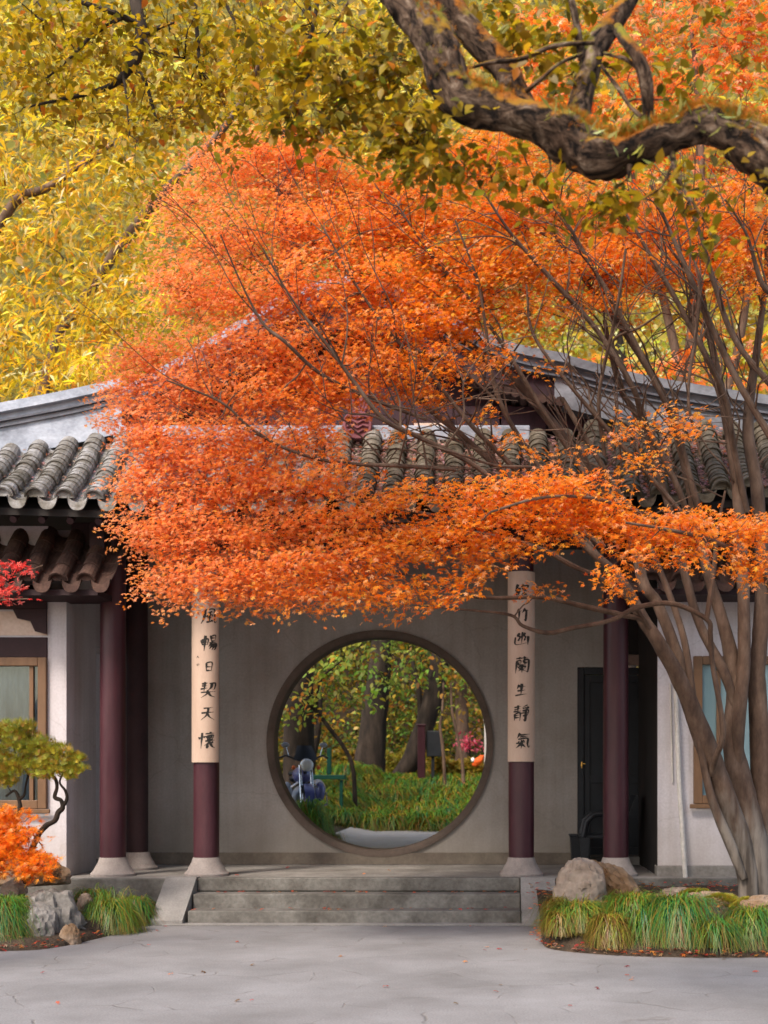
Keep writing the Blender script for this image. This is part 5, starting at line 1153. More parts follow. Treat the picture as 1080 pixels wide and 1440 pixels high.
def gclump(px, py, Y, r, h, pal, label, seed, nb=650, zc=None):
    rng = np.random.default_rng(seed); x = (px-700)*Y/F_PX; z = zc if zc is not None else 1.5+(1092-py)*Y/F_PX
    V, Fq, CC = loose_clump(rng, x, Y, z, r, h, nb, pal)
    o = meshobj('grass_clump', V, Fq, M['grassblade'], None, col=CC)
    return tag(o, label, 'plant', 'grass clumps in the planting beds')
def bz(x, Y, side):                   # bed surface height
    yf = 10.83 if side > 0 else 11.3; d = max(0, Y-yf); return (.34 if side > 0 else .20)*(1-math.exp(-d*.9))+.02
def gc(px, Y, r, h, pal, label, seed, nb=700):
    z = bz(0, Y, 1 if px > 500 else -1)-.02
    if 100 < px < 500: z = max(0, Y - np.interp(px, [100, 130, 185, 212], [11.6, 11.85, 12.8, 13.6]))*.16
    gclump(px, 0, Y, r, h, pal, label, seed, nb, z)
gc(812, 11.55, .40, .23, olive+green[:1], 'yellowish grass clump at the left end of the right bed, below the beige boulder', 1, 1500)
gc(892, 11.45, .38, .27, olive+green[:2], 'grass clump in the middle of the right bed behind the big green one', 2, 1400)
gc(953, 11.16, .44, .36, green, 'largest and greenest grass clump at the front edge of the right bed', 3, 2200)
gc(856, 11.08, .26, .22, brown+olive[:2], 'small brown withered grass clump at the front of the right bed', 4, 800)
gc(1056, 11.09, .36, .28, green+olive[:1], 'grass clump at the right frame edge below the maple trunk', 5, 1300)
gc(880, 12.35, .30, .16, olive, 'small grass clump tucked against the slanted brown rock', 6, 700)
gc(1012, 11.1, .26, .20, olive+brown[:1], 'thin dull grass clump between the two green ones at the right', 7, 500)
gc(788, 11.35, .22, .18, olive+brown, 'low tuft at the left tip of the right bed by the paving', 18, 500)
gc(782, 12.1, .18, .16, brown, 'brown tuft beside the right side stone of the steps', 8, 300)
gc(0, 11.62, .40, .32, green, 'bright green grass clump at the left frame edge in front of the grey rock', 9, 1700)
gc(156, 12.45, .34, .34, green+olive[:2], 'bright grass clump just right of the grey rock', 10, 1700)
gc(190, 13.1, .26, .24, green+brown[:1], 'low grass clump at the right end of the left bed near the steps', 11, 900)
gc(8, 12.5, .34, .22, olive+green[:1], 'grass clump behind the leftmost one, under the orange shrub', 12, 700)
gc(130, 12.9, .30, .22, green+brown[:1], 'grass clump behind the grey rock against the platform', 13, 800)

# ------------------------------------------------------------------ rocks
def rock(px, pyb, Y, sx, sy, sz, seed, label, mat='rock', rot=0, rough=.35, lean=0.0, cat='rock', moss=None, zb=None):
    bm = bmesh.new(); bmesh.ops.create_icosphere(bm, subdivisions=5, radius=1)
    x = (px-700)*Y/F_PX; zb = (1.5+(1092-pyb)*Y/F_PX) if zb is None else zb
    cr, sr = math.cos(rot), math.sin(rot); V = []
    for v in bm.verts:
        p = v.co.copy(); s = Vector((seed*3.1, seed*1.7, seed*.9))
        d = 1 + rough*mnoise.noise(p*1.1+s) + rough*.55*(1-2*abs(mnoise.noise(p*2.2+s))) + rough*.25*(1-2*abs(mnoise.noise(p*5+s))) + rough*.08*mnoise.noise(p*14+s)
        q = p*d; q = Vector((round(q.x*3.2)/3.2*.25+q.x*.75, round(q.y*3.2)/3.2*.25+q.y*.75, round(q.z*3.2)/3.2*.2+q.z*.8))
        q = Vector((q.x*sx, q.y*sy, max(q.z, -.35)*sz)); q.x += lean*(q.z+sz*.35)
        V.append((x + q.x*cr - q.y*sr, Y + q.x*sr + q.y*cr, zb + q.z + sz*.35*1.0 - .03))
    F = [[v.index for v in f.verts] for f in bm.faces]; bm.free()
    o = meshobj('rock', V, F, M[mat], None, smooth=True)
    try: o.data.set_sharp_from_angle(angle=R(32))
    except Exception: pass
    return tag(o, label, cat)
rock(817, 1262, 12.6, .235, .20, .30, 1, 'upright beige boulder standing at the right end of the steps', 'rock_beige', rough=.16)
rock(872, 1262, 12.85, .20, .17, .27, 2, 'slanted orange brown rock leaning behind the beige boulder', 'rock_warm', lean=-.45, rough=.25)
rock(962, 1262, 12.9, .24, .18, .09, 3, 'low pale flat rock lying by the foot of the downpipe', 'rock_beige', rough=.3)
rock(1000, 1276, 12.3, .26, .18, .12, 4, 'low brown rock in front of the maple trunk', 'rock_warm', rough=.3)
rock(1072, 1282, 11.9, .25, .2, .12, 5, 'mossy rock at the right frame edge in front of the trunk', 'rock_warm', rough=.3)
rock(80, 1316, 11.9, .24, .20, .34, 6, 'tall grey weathered rock standing in the left bed', 'rock', lean=-.15, rough=.30)
rock(56, 1322, 11.65, .16, .14, .22, 16, 'lower grey rock leaning in front of the tall grey one', 'rock', rough=.30)
rock(98, 1330, 11.6, .10, .08, .15, 17, 'small dark brown rock at the foot of the tall grey rock', 'rock_warm', rough=.2)
rock(36, 1240, 12.9, .36, .22, .22, 7, 'brown rock under the orange laceleaf shrub', 'rock_warm', rough=.3)
rock(20, 1252, 12.4, .12, .1, .09, 8, 'small round pale stone at the left frame edge', 'rock_beige', rough=.15)
rock(120, 1276, 12.5, .07, .07, .12, 9, 'small pale stone right of the tall grey rock', 'rock_beige', rough=.15)
rock(206, 1298, 13.3, .10, .09, .10, 10, 'small brown edging stone at the right tip of the left bed', 'rock_warm', rough=.2)
rock(769, 1318, 12.4, .08, .22, .09, 11, 'small edging stone at the left tip of the right bed', 'rock_beige', rough=.2)
def mosspad(px, py, Y, sx, sy, sz, seed, label):
    rg = np.random.default_rng(seed); c = np.array(P(px, py, Y)); n = 2600
    d = rg.normal(size=(n, 3)); d[:, 2] = abs(d[:, 2]); d /= np.linalg.norm(d, axis=1, keepdims=True)
    wob_ = 1+.3*np.array([mnoise.noise(Vector(q*2+seed)) for q in d])
    pos = c + d*np.array([sx, sy, sz])*wob_[:, None]
    o = leaves('moss_cushion', 'needle', pos, np.cross(d, rg.normal(size=(n, 3))), rg.uniform(.012, .028, n), pick(rg, [(3,(.30,.27,.02)),(3,(.22,.22,.03)),(2,(.34,.20,.02))], n, .2), M['grassblade'], None, rg, dirv=d+rg.normal(size=(n, 3))*.4)
    tag(o, label, 'moss')
mosspad(978, 1262, 12.7, .14, .1, .07, 1, 'yellow moss cushion beside the foot of the downpipe')
mosspad(1012, 1272, 12.2, .19, .12, .09, 2, 'green moss cushion on the low brown rock before the trunk')
mosspad(1058, 1278, 11.9, .18, .12, .09, 3, 'olive moss cushion at the right edge before the trunk')

# ------------------------------------------------------------------ dwarf pine
rg = np.random.default_rng(61)
bp_ = thing('dwarf_pine', P(40, 1240, 12.6), 'crooked dwarf pine with yellow green needle pads before the left window', 'tree')
B = Limbs(); 
def pl(L, l, Y0, **k): L.limb([tuple(P(a, b, Y0)) + (w_*Y0/F_PX/2,) for a, b, w_ in l], **k)
pl(B, [(30,1262,10),(38,1215,9),(52,1178,8),(64,1162,8),(77,1154,7),(82,1142,8),(88,1136,7),(86,1126,6),(77,1121,6),(80,1108,5),(78,1096,5),(66,1082,3)], 12.5, n=9, sub=5, wob=.14, freq=14)
pl(B, [(87,1136,6),(94,1124,5),(92,1112,4),(84,1100,3),(90,1085,3)], 12.5, n=7)
pl(B, [(34,1225,7),(24,1180,7),(23,1150,7),(28,1136,6),(26,1122,5),(20,1112,4),(8,1120,3)], 12.6, n=8, wob=.14, freq=14); pl(B, [(27,1124,5),(34,1118,4),(36,1105,3),(40,1090,3)], 12.6, n=7)
cs = []
for (px, py, rx, ry, Y) in ((12,1030,38,16,12.6),(40,1050,42,18,12.5),(78,1062,32,15,12.4),(98,1082,24,16,12.4),(20,1075,34,16,12.5),(5,1095,26,14,12.6),(62,1082,26,14,12.4),(-20,1060,30,30,12.6),(34,1022,16,8,12.5),(110,1068,12,8,12.4)):
    c = np.array(P(px, py, Y)); k = Y/F_PX; n = int(rx*ry/2.6); pts = ellipsoid_pts(rg, c, (rx*k, rx*k*.8, ry*k), n, .5); cs.append(pts)
    B.twig(c, rng=rg, node=True, n=5, rmax=.01)
    for p in pts[::14]: B.twig(p, rng=rg, n=3, sub=3, rmin=.002, rmax=.005)
B.build('trunk', M['bark_dark'], bp_)
cs = np.concatenate(cs); d = rg.normal(size=(len(cs), 3))*.5 + np.array([0, -.1, 1.0])
cs = np.repeat(cs, 2, axis=0) + rg.normal(size=(2*len(cs), 3))*.012; d = np.repeat(d, 2, axis=0)
leaves('crown', 'needle', cs, np.cross(d, rg.normal(size=d.shape)), rg.uniform(.035, .06, len(cs)), pick(rg, [(3,(.42,.38,.03)),(3,(.32,.33,.03)),(2,(.50,.36,.03)),(1.4,(.38,.19,.02)),(1,(.14,.20,.03))], len(cs), .15), M['grassblade'], bp_, rg, dirv=d)

# ------------------------------------------------------------------ laceleaf shrub
ll = thing('laceleaf_maple', P(5, 1245, 12.3), 'low weeping laceleaf shrub with feathery orange leaves over a brown rock', 'shrub')
B = Limbs(); rg = np.random.default_rng(63)
pl(B, [(-20,1262,8),(-10,1215,7),(0,1180,6),(15,1162,4),(40,1168,2.5),(60,1190,1.5)], 12.2, n=7); pl(B, [(-12,1215,6),(-20,1170,5),(0,1148,3),(20,1150,2)], 12.2, n=6)
cs = []
for (px, py, rx, ry, Y, d_) in ((0,1150,34,16,12.1,1),(22,1170,34,12,12.05,.8),(0,1190,32,18,12.0,1),(40,1178,24,8,12.0,.5),(18,1200,36,12,12.0,.9),(45,1212,30,11,11.95,1),(58,1224,20,8,11.95,.8),(-25,1180,30,40,12.1,1),(62,1205,14,8,12,.5),(-10,1222,24,12,12,.8),(40,1150,16,6,12.1,.35)):
    c = np.array(P(px, py, Y)); k = Y/F_PX; n = int(rx*ry/16*d_); pts = ellipsoid_pts(rg, c, (rx*k, rx*k*.8, ry*k), n, .5); cs.append(pts)
    B.twig(c, rng=rg, node=True, n=4, rmax=.006, up=.05)
    for p in pts[::2]: B.twig(p, rng=rg, n=3, sub=3, rmin=.001, rmax=.003, up=.05)
B.build('trunk', M['bark_dark'], ll)
pos, nr = sprays(rg, np.concatenate(cs), 16, .10, .012, tilt=.6)
leaves('crown', 'needle', pos, nr, rg.uniform(.035, .06, len(pos)), pick(rg, [(5,(.95,.27,.012)),(3,(.96,.36,.035)),(1.2,(.80,.17,.01)),(1,(.95,.45,.14))], len(pos), .12), M['leaf'], ll, rg, dirv=rg.normal(size=pos.shape)*.5+np.array([.35,-.2,-.9]))

# ------------------------------------------------------------------ red maple twig tree off the left edge
rm = thing('red_maple', (-6.0, 11.6, 0), 'red leaved maple whose branch tip reaches in at the left frame edge below the tiles', 'tree')
B = Limbs(); rg = np.random.default_rng(65)
B.limb([(-6.0,11.6,-.05,.08),(-5.95,11.6,1.2,.065),(-5.8,11.6,2.4,.045)] + [tuple(P(a, b, 11.5)) + (w_*11.5/F_PX/2,) for a, b, w_ in ((-140,860,10),(-70,830,7),(-20,815,4),(30,806,2.5),(60,795,1.5))], n=8)
B.limb([(-5.8,11.6,2.4,.03)] + [tuple(P(a, b, 11.4)) + (w_*11.4/F_PX/2,) for a, b, w_ in ((-80,850,5),(-20,845,3),(40,842,1.5))], n=6)
cs = []
for (px, py, rx, ry, d_) in ((0,800,20,16,1),(12,828,20,8,1),(-20,820,40,30,1),(-60,810,50,40,1),(25,842,22,5,.8),(-120,780,60,60,1),(18,792,10,6,.6),(-100,880,60,40,.8),(35,800,14,6,.3)):
    c = np.array(P(px, py, 11.45)); k = 11.45/F_PX; n = max(2, int(rx*ry/75*d_)); pts = ellipsoid_pts(rg, c, (rx*k*1.15, rx*k*.7, ry*k), n, .5); cs.append(pts)
    B.twig(c, rng=rg, node=True, n=4, rmax=.006)
    for p in pts[::2]: B.twig(p, rng=rg, n=3, sub=3, rmin=.001, rmax=.003)
B.build('trunk', M['bark'], rm)
pos, nr = sprays(rg, np.concatenate(cs), 12, .10, .02)
leaves('crown', 'maple', pos, nr, rg.uniform(.03, .05, len(pos)), pick(rg, [(5,(.75,.05,.04)),(3,(.85,.12,.09)),(2,(.85,.25,.20))], len(pos), .12), M['leaf'], rm, rg)

# ================================================================== GARDEN BEHIND THE GATE
rg = np.random.default_rng(71)
Vs = []; Fs = []; Cs = []; nv = 0
for i in range(360):
    y = 24.75 + rg.random()**1.2*4.6; x = rg.uniform(-4.3, .9)
    if x < -3.6 + (y-24.7)*-.25 + rg.random()*.2 and y < 27: continue
    z = terrain(x, y) + .0
    V, Fq, CC = clump_mesh(rg, (x, y, z), rg.uniform(.34, .55), rg.uniform(.16, .32), 170, olive+green if rg.random() < .6 else green, wid=.010, seg=4)
    Vs.append(V); Fs.append(Fq+nv); Cs.append(CC); nv += len(V)
Cs = [np.clip(c_*np.array([1.35, 1.2, 1.0]), 0, .9) for c_ in Cs]
gr = meshobj('grass', np.concatenate(Vs), np.concatenate(Fs), M['grassblade'], None, col=np.concatenate(Cs)); tag(gr, kind='stuff')
def gclump2(px, Y, r, h, pal, label, seed, nb):
    x = (px-700)*Y/F_PX; rg2 = np.random.default_rng(seed); V, Fq, CC = loose_clump(rg2, x, Y, terrain(x, Y), r, h, nb, pal, wid=.006)
    tag(meshobj('grass_clump', V, Fq, M['grassblade'], None, col=CC), label, 'plant', 'grass clumps beside the garden path')
fresh = [(4,(.12,.36,.05)),(3,(.24,.42,.05)),(2,(.06,.28,.08)),(1.5,(.34,.20,.03))]
gclump2(434, 19.9, .46, .62, fresh, 'grass clump seen inside the lower left rim of the moon gate', 81, 700)
gclump2(404, 20.3, .46, .62, fresh, 'taller grass clump behind it in front of the motorcycle', 82, 700)
gclump2(466, 19.6, .25, .22, olive, 'low olive tuft at the path edge beside the motorcycle', 83, 300)

def garden_tree(name, label, base_px, Y, stems, clusters, pal, size, seed, dens=14, per=12, rad=.34, kind='oval', ydepth=.9, bark='bark_dark', tilt=.6, group=None):
    return back_tree(name, label, 'tree', g0(base_px, Y), stems, clusters, pal, kind, per, rad, size, seed, dens, tilt=tilt, bark=bark, ydepth=ydepth, group=group, step=3)
lg = [(4,(.36,.46,.06)),(3,(.48,.50,.08)),(2,(.20,.34,.05)),(2,(.55,.30,.03)),(1,(.50,.18,.02))]
ol = [(4,(.24,.36,.05)),(3,(.15,.26,.04)),(2,(.34,.38,.06)),(1.5,(.38,.20,.02))]
oro = [(4,(.30,.18,.02)),(3,(.22,.20,.03)),(2,(.40,.16,.02)),(1,(.12,.15,.03))]
garden_tree('broad_tree', 'thick straight dark trunk in the middle of the moon gate view', 520, 31,
  [[root(519, 31, .50)] + st_([(518,1090,31,50),(521,1060,31,44),(527,1000,31,38),(533,950,31,34),(537,900,31,30),(540,800,31,28),(560,650,31,24)])],
  [(540,930,60,40,30,1),(600,930,50,36,30,1),(560,960,40,20,29.5,.6),(500,880,80,30,30,1),(620,880,80,30,31,1),(560,820,120,50,31,1)], ol, .14, 91)
garden_tree('broad_tree', 'dark curved trunk sweeping up to the right in the moon gate view', 565, 30,
  [[root(556, 30, .30)] + st_([(560,1094,30,24),(578,1070,30,28),(592,1035,30,28),(604,1000,30,28),(613,965,30,28),(620,920,30,26),(630,860,30,22)]), st_([(590,1035,30,10),(591,1000,30,8),(588,962,30,7),(580,930,30,6)]), st_([(593,995,30,7),(602,965,30,6),(610,940,30,4)])],
  [(600,950,44,26,29.5,.8),(640,950,40,30,29.5,1),(570,940,40,22,29.5,.7),(590,1010,14,8,31,.3),(660,900,60,40,30,1)], ol, .14, 92)
garden_tree('slender_tree', 'slender leaning tree with pale green leaves at the upper left of the moon gate view', 498, 25.5,
  [[root(500, 25.5, .06)] + st_([(497,1085,25.5,6),(484,1052,25.5,6),(466,1028,25.5,6),(447,1003,25.5,6),(430,985,25.3,5),(405,965,25.3,3)]), st_([(447,1003,25.5,4),(446,975,25.4,4),(456,950,25.3,3),(480,930,25.3,2)])],
  [(450,940,50,30,25,1),(490,960,40,26,25,1),(420,970,34,30,25,1),(480,915,40,20,25.2,1),(510,985,26,14,24.8,.8),(430,1000,30,16,25.2,.7),(405,1010,20,20,25.5,.8),(520,925,26,14,25.2,.6),(470,990,30,14,25.2,.5)], lg, .13, 93, dens=30, per=10, rad=.24, ydepth=.5)
garden_tree('slender_tree', 'grey brown trunk at the left edge of the moon gate view behind the motorcycle', 405, 28,
  [[root(436, 29, .16)] + st_([(437,1090,29,12),(440,1060,29,12),(446,1030,29,11),(450,980,29,9)]), [root(412, 28, .1)] + st_([(410,1090,28,9),(408,1040,28,8),(404,980,28,6)])],
  [(410,1000,40,26,28.5,1),(400,950,50,30,28.5,1),(460,1030,30,10,30,.6),(430,1040,24,10,29.5,.5)], oro, .14, 94)
garden_tree('slender_tree', 'two thin pale stems right of the curved trunk in the moon gate view', 626, 27.5,
  [[root(627, 27.5, .05)] + st_([(625,1088,27.5,5),(623,1055,27.5,5),(619,1020,27.5,4),(622,1000,27.5,3.5),(624,960,27.5,3)]), [root(652, 27.6, .05)] + st_([(650,1070,27.6,5),(644,1040,27.6,4),(636,1000,27.6,4),(634,960,27.6,3)])],
  [(650,960,40,26,27.3,1),(665,990,26,22,27.2,1),(640,940,40,20,27.5,1),(680,1010,14,20,27,.8)], oro, .12, 95, bark='bark', ydepth=.5, dens=22)
garden_tree('broad_tree', 'reddish brown trunk behind the pale stems at the right of the moon gate view', 650, 33,
  [[root(650, 33, .3)] + st_([(650,1070,33,20),(650,1020,33,19),(648,960,33,17),(645,880,33,14)])],
  [(650,940,60,40,32.5,1),(590,1000,40,20,33,.7),(690,980,40,50,32.5,1)], oro, .16, 96, bark='bark')
garden_tree('pink_shrub', 'small pink leaved shrub near the right rim of the moon gate view', 662, 30,
  [[root(662, 30, .05)] + st_([(661,1070,30,3),(660,1040,30,2)])], [(660,1040,16,14,29.8,1.4),(670,1050,10,10,29.8,1)], [(3,(.55,.05,.10)),(2,(.65,.14,.18))], .09, 97, dens=60, per=14, rad=.2, ydepth=.3)
def hedge(px0, px1, Y, zt, pal, label, seed, n=5000, size=.11):
    rg = np.random.default_rng(seed); x0, x1 = (px0-700)*Y/F_PX, (px1-700)*Y/F_PX
    x = rg.uniform(x0, x1, n); y = Y + rg.uniform(0, .9, n); gt = np.array([terrain(a, b) for a, b in zip(x, y)])
    top = zt + .12*np.sin(x*3.1)+.08*np.sin(x*7.7); z = gt - .05 + rg.random(n)**.6*np.maximum(.1, top-gt)
    o = leaves('shrub', 'oval', np.stack([x, y, z], 1), rg.normal(size=(n, 3))+np.array([0,-.4,.6]), rg.uniform(size*.6, size*1.2, n), pick(rg, pal, n, .18), M['leaf'], None, rg)
    tag(o, label, 'shrub')
hedge(600, 720, 28.6, 1.95, [(4,(.40,.26,.03)),(2,(.30,.24,.03)),(1,(.2,.2,.03))], 'low yellow brown shrub row on the right behind the grass mound', 101)
hedge(540, 605, 32.5, 2.3, [(4,(.34,.26,.03)),(2,(.20,.20,.03))], 'yellowish shrubs between the two dark trunks', 102, 2500)
hedge(380, 515, 31.5, 2.1, [(3,(.26,.17,.02)),(3,(.15,.16,.03)),(1,(.35,.22,.03))], 'brownish shrubs at the left behind the green post', 103, 5000, .13)
rg = np.random.default_rng(110); N_ = 80000
x = rg.uniform(-9, 3, N_); y = rg.uniform(34, 37.5, N_); z = rg.random(N_)*9 + .9
keep = np.array([mnoise.noise(Vector((a*.7, b*.3, c*.8))) > -.22 for a, b, c in zip(x, y, z)])
x, y, z = x[keep], y[keep], z[keep]; n = len(x)
uw = leaves('undergrowth', 'oval', np.stack([x, y, z], 1), rg.normal(size=(n, 3))+np.array([0,-.5,.4]), rg.uniform(.06, .13, n), pick(rg, [(2.5,(.22,.17,.02)),(4,(.11,.20,.03)),(1.6,(.30,.16,.02)),(2,(.06,.09,.015)),(1.4,(.24,.34,.06))], n, .2), M['leaf'], None, rg)
tag(uw, kind='stuff')

# posts, sign box, green railing, bundle
def at(px, py, Y): return P(px, py, Y)
def post(name, px0, px1, pyt, Y, mat, label, cat, dy=.12, cap=True):
    x0, x1 = (px0-700)*Y/F_PX, (px1-700)*Y/F_PX; zt = 1.5+(1092-pyt)*Y/F_PX; zb = terrain((x0+x1)/2, Y)-.05
    t = thing(name, ((x0+x1)/2, Y, zb), label, cat)
    MB().box(x0, x1, Y-dy/2, Y+dy/2, zb, zt, .01).build('post', M[mat], t)
    if cap: MB().box(x0-.02, x1+.02, Y-dy/2-.02, Y+dy/2+.02, zt+.001, zt+.04, .008).build('cap', M[mat], t)
    return t
post('maroon_post', 587.5, 598, 1021, 28, 'maroon', 'square maroon post in front of the curved trunk in the garden', 'post', .16)
sb = thing('sign_box', at(610, 1087, 28.1), 'black box shaped sign on a short post right of the maroon post', 'sign')
p0 = at(600, 1064, 28.1); p1 = at(621, 1028, 28.1)
MB().box(p0.x, p1.x, 28.0, 28.2, p0.z, p1.z, .015).build('box', M['black'], sb)
MB().box(p0.x+.1, p0.x+.17, 28.06, 28.13, terrain(p0.x, 28.1)-.05, p0.z-.001, .005).build('post', M['black'], sb)
rl = thing('green_railing', at(463, 1100, 25), 'green painted metal railing with an upright post left of the thick trunk', 'railing')
a = at(460, 1052, 25); b = at(466, 1089, 25); MB().box(a.x, b.x, 24.95, 25.05, b.z+.002, a.z, .01).build('upright', M['green_paint'], rl)
a = at(437, 1096, 25); b = at(486, 1089, 25); MB().box(a.x, b.x, 24.9, 25.1, a.z, b.z-.01, .01).build('rail', M['green_paint'], rl)
for px_ in (441, 480):
    a = at(px_, 1090, 25); MB().box(a.x-.03, a.x+.03, 24.95, 25.05, terrain(a.x, 25)-.05, at(0, 1097, 25).z, .006).build('leg', M['green_paint'], rl)
post('pale_post', 681, 687, 1014, 26.5, 'pipe', 'pale greenish post at the right rim of the moon gate view', 'post', .08)
ob = thing('orange_bundle', at(672, 1078, 27.4), 'small orange bundle with a white tip near the right rim of the moon gate', 'bundle')
c = at(673, 1070, 27.4); M['orange_cloth'] = mat_noise('orange_cloth', [C(.75,.09,.01), C(.85,.14,.02)], scale=5, rough=.7, bump=.3, bscale=12)
bm = bmesh.new(); bmesh.ops.create_icosphere(bm, subdivisions=3, radius=1); V = []
for v in bm.verts:
    q = v.co*(1+.22*mnoise.noise(v.co*1.7)); V.append((c.x+q.x*.12+.05*q.z, c.y+q.y*.1, c.z+q.z*.115+.03*q.x))
meshobj('cloth', V, [[v.index for v in f.verts] for f in bm.faces], M['orange_cloth'], ob, smooth=True)
V = [(c.x-.12+v.co.x*.04, c.y-.05+v.co.y*.04, c.z+.02+v.co.z*.05) for v in bm.verts]
meshobj('tip', V, [[v.index for v in f.verts] for f in bm.faces], M['white_lens'], ob, smooth=True); bm.free()

# ------------------------------------------------------------------ motorcycle
def motorcycle(loc, rot, label):
    t = thing('motorcycle', loc, label, 'motorcycle'); L0 = Vector(loc); cr, sr = math.cos(rot), math.sin(rot)
    def W(p): return (L0.x + p[0]*cr - p[1]*sr, L0.y + p[0]*sr + p[1]*cr, L0.z + p[2])
    def bld(mb, name, mat, par=t, smooth=True):
        mb.v = [W(p) for p in mb.v]; return mb.build(name, M[mat], par, smooth=smooth)
    def ell(mb, c, r, n=14, m=10):
        prof = [(max(.0005, math.sin(math.pi*j/m)), -math.cos(math.pi*j/m)) for j in range(m+1)]
        k = MB().lathe((0, 0, 0), prof, n=n); mb.add([(c[0]+p[0]*r[0], c[1]+p[1]*r[1], c[2]+p[2]*r[2]) for p in k.v], k.f); return mb
    for y in (-.74, .70):
        wl_ = MB()
        n, m_ = 28, 8; vs = []; fs = []
        for i in range(n):
            a = 2*math.pi*i/n
            for j in range(m_):
                b = 2*math.pi*j/m_; rr = .27+.05*math.cos(b); vs.append((.055*math.sin(b), y+rr*math.cos(a), .32+rr*math.sin(a)))
        for i in range(n):
            for j in range(m_): fs.append((i*m_+j, ((i+1)%n)*m_+j, ((i+1)%n)*m_+(j+1)%m_, i*m_+(j+1)%m_))
        wh = bld(wl_.add(vs, fs), 'wheel', 'black')
        rm_ = MB().lathe((0, y, .32), [(.215, -.03), (.225, -.03), (.225, .03), (.215, .03)], n=28, axis='X')
        for k in range(5): a = 2*math.pi*k/5; rm_.tube([(0, y, .32), (0, y+.21*math.cos(a), .32+.21*math.sin(a))], .014, n=6)
        bld(rm_, 'rim', 'chrome', wh)
    for s in (-1, 1): bld(MB().tube([(s*.09, -.76, .32), (s*.09, -.62, .66), (s*.09, -.50, .98)], [.026, .026, .022], n=10), 'fork', 'chrome')
    fd = MB(); vs = []; fs = []
    for i in range(13):
        a = R(20) + R(150)*i/12
        for x in (-.075, -.04, .04, .075): vs.append((x, -.74+.345*math.cos(a)*1.0, .32+(.345+.02*(abs(x) < .05))*math.sin(a)))
    for i in range(12):
        for j in range(3): fs.append((i*4+j, i*4+j+1, i*4+5+j, i*4+4+j))
    bld(fd.add(vs, fs), 'fender', 'blue_paint')
    hl = bld(ell(MB(), (0, -.60, .98), (.11, .13, .11)), 'headlight', 'chrome'); bld(ell(MB(), (0, -.71, .98), (.10, .05, .10)), 'lens', 'white_lens', hl)
    bld(MB().tube([(-.40, -.20, 1.10), (-.30, -.34, 1.14), (-.1, -.48, 1.06), (.1, -.48, 1.06), (.30, -.34, 1.14), (.40, -.20, 1.10)], .017, n=8), 'handlebar', 'black')
    for s in (-1, 1):
        mi = bld(MB().tube([(s*.26, -.36, 1.14), (s*.30, -.36, 1.28)], .008, n=6), 'mirror', 'chrome'); bld(ell(MB(), (s*.31, -.36, 1.31), (.065, .018, .042)), 'mirror_glass', 'grey_paint', mi)
        bld(ell(MB(), (s*.20, -.58, .94), (.035, .04, .035)), 'indicator', 'orange_lens')
        bld(ell(MB(), (s*.33, .45, .58), (.13, .30, .17)), 'saddlebag', 'grey_paint')
        bld(ell(MB(), (s*.27, -.28, .55), (.085, .14, .16)), 'leg_shield', 'blue_paint' if s > 0 else 'grey_paint')
        bld(MB().tube([(s*.12, .0, .25), (s*.30, .1, .22), (s*.30, .8, .26)], .035, n=8), 'exhaust', 'chrome')
    ws = MB(); vs = []; fs = []
    for j in range(5):
        for i in range(7):
            u = -1+2*i/6; vs.append((u*(.20-.02*j), -.60+.07*u*u+.04*j, 1.06+.06*j))
    for j in range(4):
        for i in range(6): fs.append((j*7+i, j*7+i+1, j*7+8+i, j*7+7+i))
    bld(ws.add(vs, fs), 'windshield', 'black')
    bld(ell(MB(), (0, -.12, .82), (.17, .32, .15)), 'fuel_tank', 'blue_paint')
    bld(ell(ell(MB(), (0, .32, .76), (.17, .26, .08)), (0, .62, .84), (.15, .18, .07)), 'seat', 'black')
    bld(ell(MB(), (0, -.02, .46), (.17, .26, .19)), 'engine', 'grey_paint')
    bld(MB().tube([(-.1, -.35, .70), (-.36, -.36, .52), (-.38, -.34, .34), (-.1, -.30, .24), (.1, -.30, .24), (.38, -.34, .34), (.36, -.36, .52), (.1, -.35, .70)], .018, n=8), 'crash_bar', 'chrome')
    bld(MB().tube([(0, -.48, .95), (0, -.2, .62), (0, .2, .30), (0, .68, .32)], .035, n=8).tube([(0, -.4, .9), (0, .3, .68), (0, .75, .72), (0, .68, .34)], .025, n=8), 'frame', 'black')
    return t
mx = (424-700)*21.5/F_PX
motorcycle((mx, 21.5, terrain(mx, 21.5)-.02), R(16), 'blue and grey motorcycle parked facing the moon gate at its left')

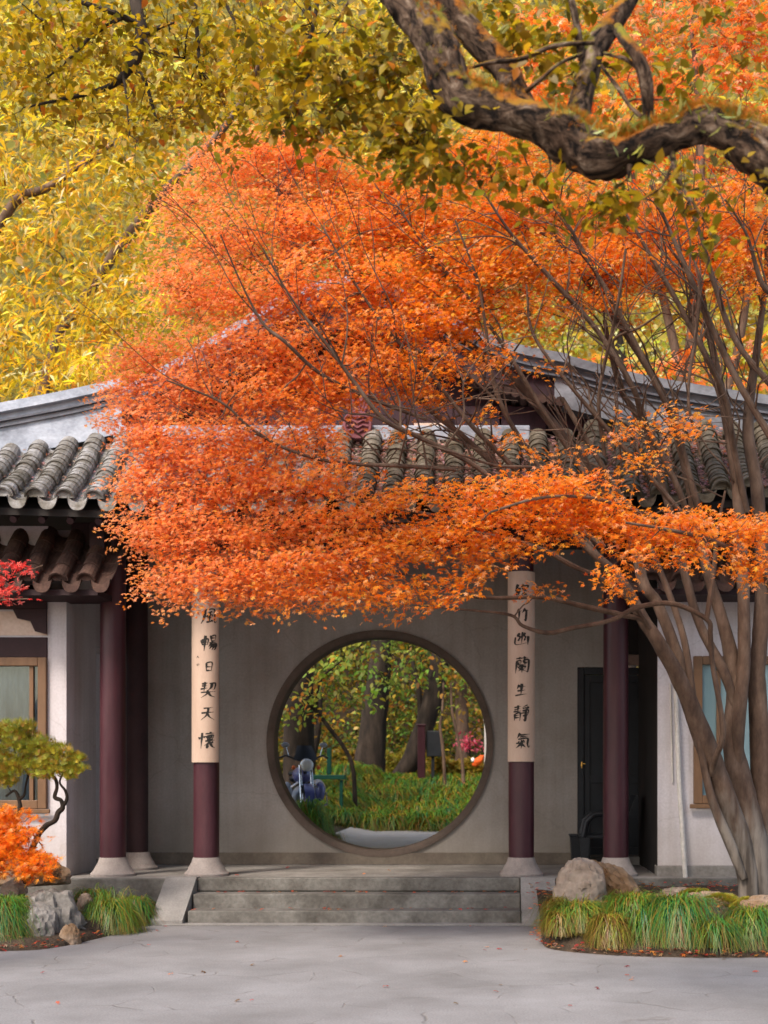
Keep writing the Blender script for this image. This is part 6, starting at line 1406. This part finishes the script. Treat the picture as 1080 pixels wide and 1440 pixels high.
# ------------------------------------------------------------------ fallen leaves (uncountable litter)
rg = np.random.default_rng(121); pp = []; 
for i in range(46):
    px, py = rg.uniform(0, 1080), 1302 + rg.random()**1.3*150; x, Y = gx_(px, py); pp.append((x, Y, .012))
for q_, n in ((right_front, 300), (left_front[1:], 150)):
    for i in range(n):
        k = rg.integers(len(q_)-1); t = rg.random(); x = q_[k][0]*(1-t)+q_[k+1][0]*t; y = q_[k][1]*(1-t)+q_[k+1][1]*t
        dd = abs(rg.normal())*.10; yy = y + (dd if rg.random() < .75 else -dd*.6); pp.append((x+rg.normal()*.04, yy, .02 + max(0, dd*.35)))
for i in range(60): pp.append((rg.uniform(-3.1, .2), rg.choice([13.15+rg.random()*.2, 13.5+rg.random()*.12]), 0)); pp[-1] = (pp[-1][0], pp[-1][1], .152 if pp[-1][1] < 13.4 else .296)
for i in range(5): pp.append((rg.uniform(-3.1, .9), rg.uniform(13.9, 15.6), H0+.016))
for i in range(700):
    k = rg.random(); x = rg.uniform(.3, 4.5); y = rg.uniform(11.3, 13.8); pp.append((x, y, bz(0, y, 1)+.06))
for i in range(500):
    x = rg.uniform(-6, -3.9); y = rg.uniform(12, 13.6); pp.append((x, y, bz(0, y, -1)+.05))
pp = np.array(pp); n1_ = len(pp)
rr_ = []; 
for i in range(5200):
    j = rg.integers(len(xs_main)); x = xs_main[j]-.15 + rg.normal()*.035; t = rg.random()
    if x < -2.4 and rg.random() < .88: continue
    y = 13.08+1.08*t; z = ze_main(x)+(zt_main(x)-ze_main(x))*t-.06*math.sin(math.pi*t); rr_.append((x, y, z + .005 + rg.random()*.03))
rr_ = np.array(rr_); allp_ = np.concatenate([pp, rr_])
nn_ = rg.normal(size=(len(allp_), 3))*.22 + np.array([0, -.05, 1.]); nn_[n1_:] += np.array([0, -.7, 0])+rg.normal(size=(len(rr_), 3))*.3
cl1 = pick(rg, [(3,(.62,.10,.04)),(2,(.65,.22,.05)),(1.5,(.50,.05,.05)),(1.5,(.35,.20,.10)),(1,(.60,.35,.22))], n1_, .2); cl2 = pick(rg, [(4,(.50,.28,.26)),(3,(.38,.18,.15)),(2,(.60,.40,.36)),(1,(.62,.16,.05))], len(rr_), .2)
fl = leaves('fallen_leaves', 'maple', allp_, nn_, rg.uniform(.022, .042, len(allp_)), np.concatenate([cl1, cl2]), M['leaf'], None, rg)
tag(fl, kind='stuff')
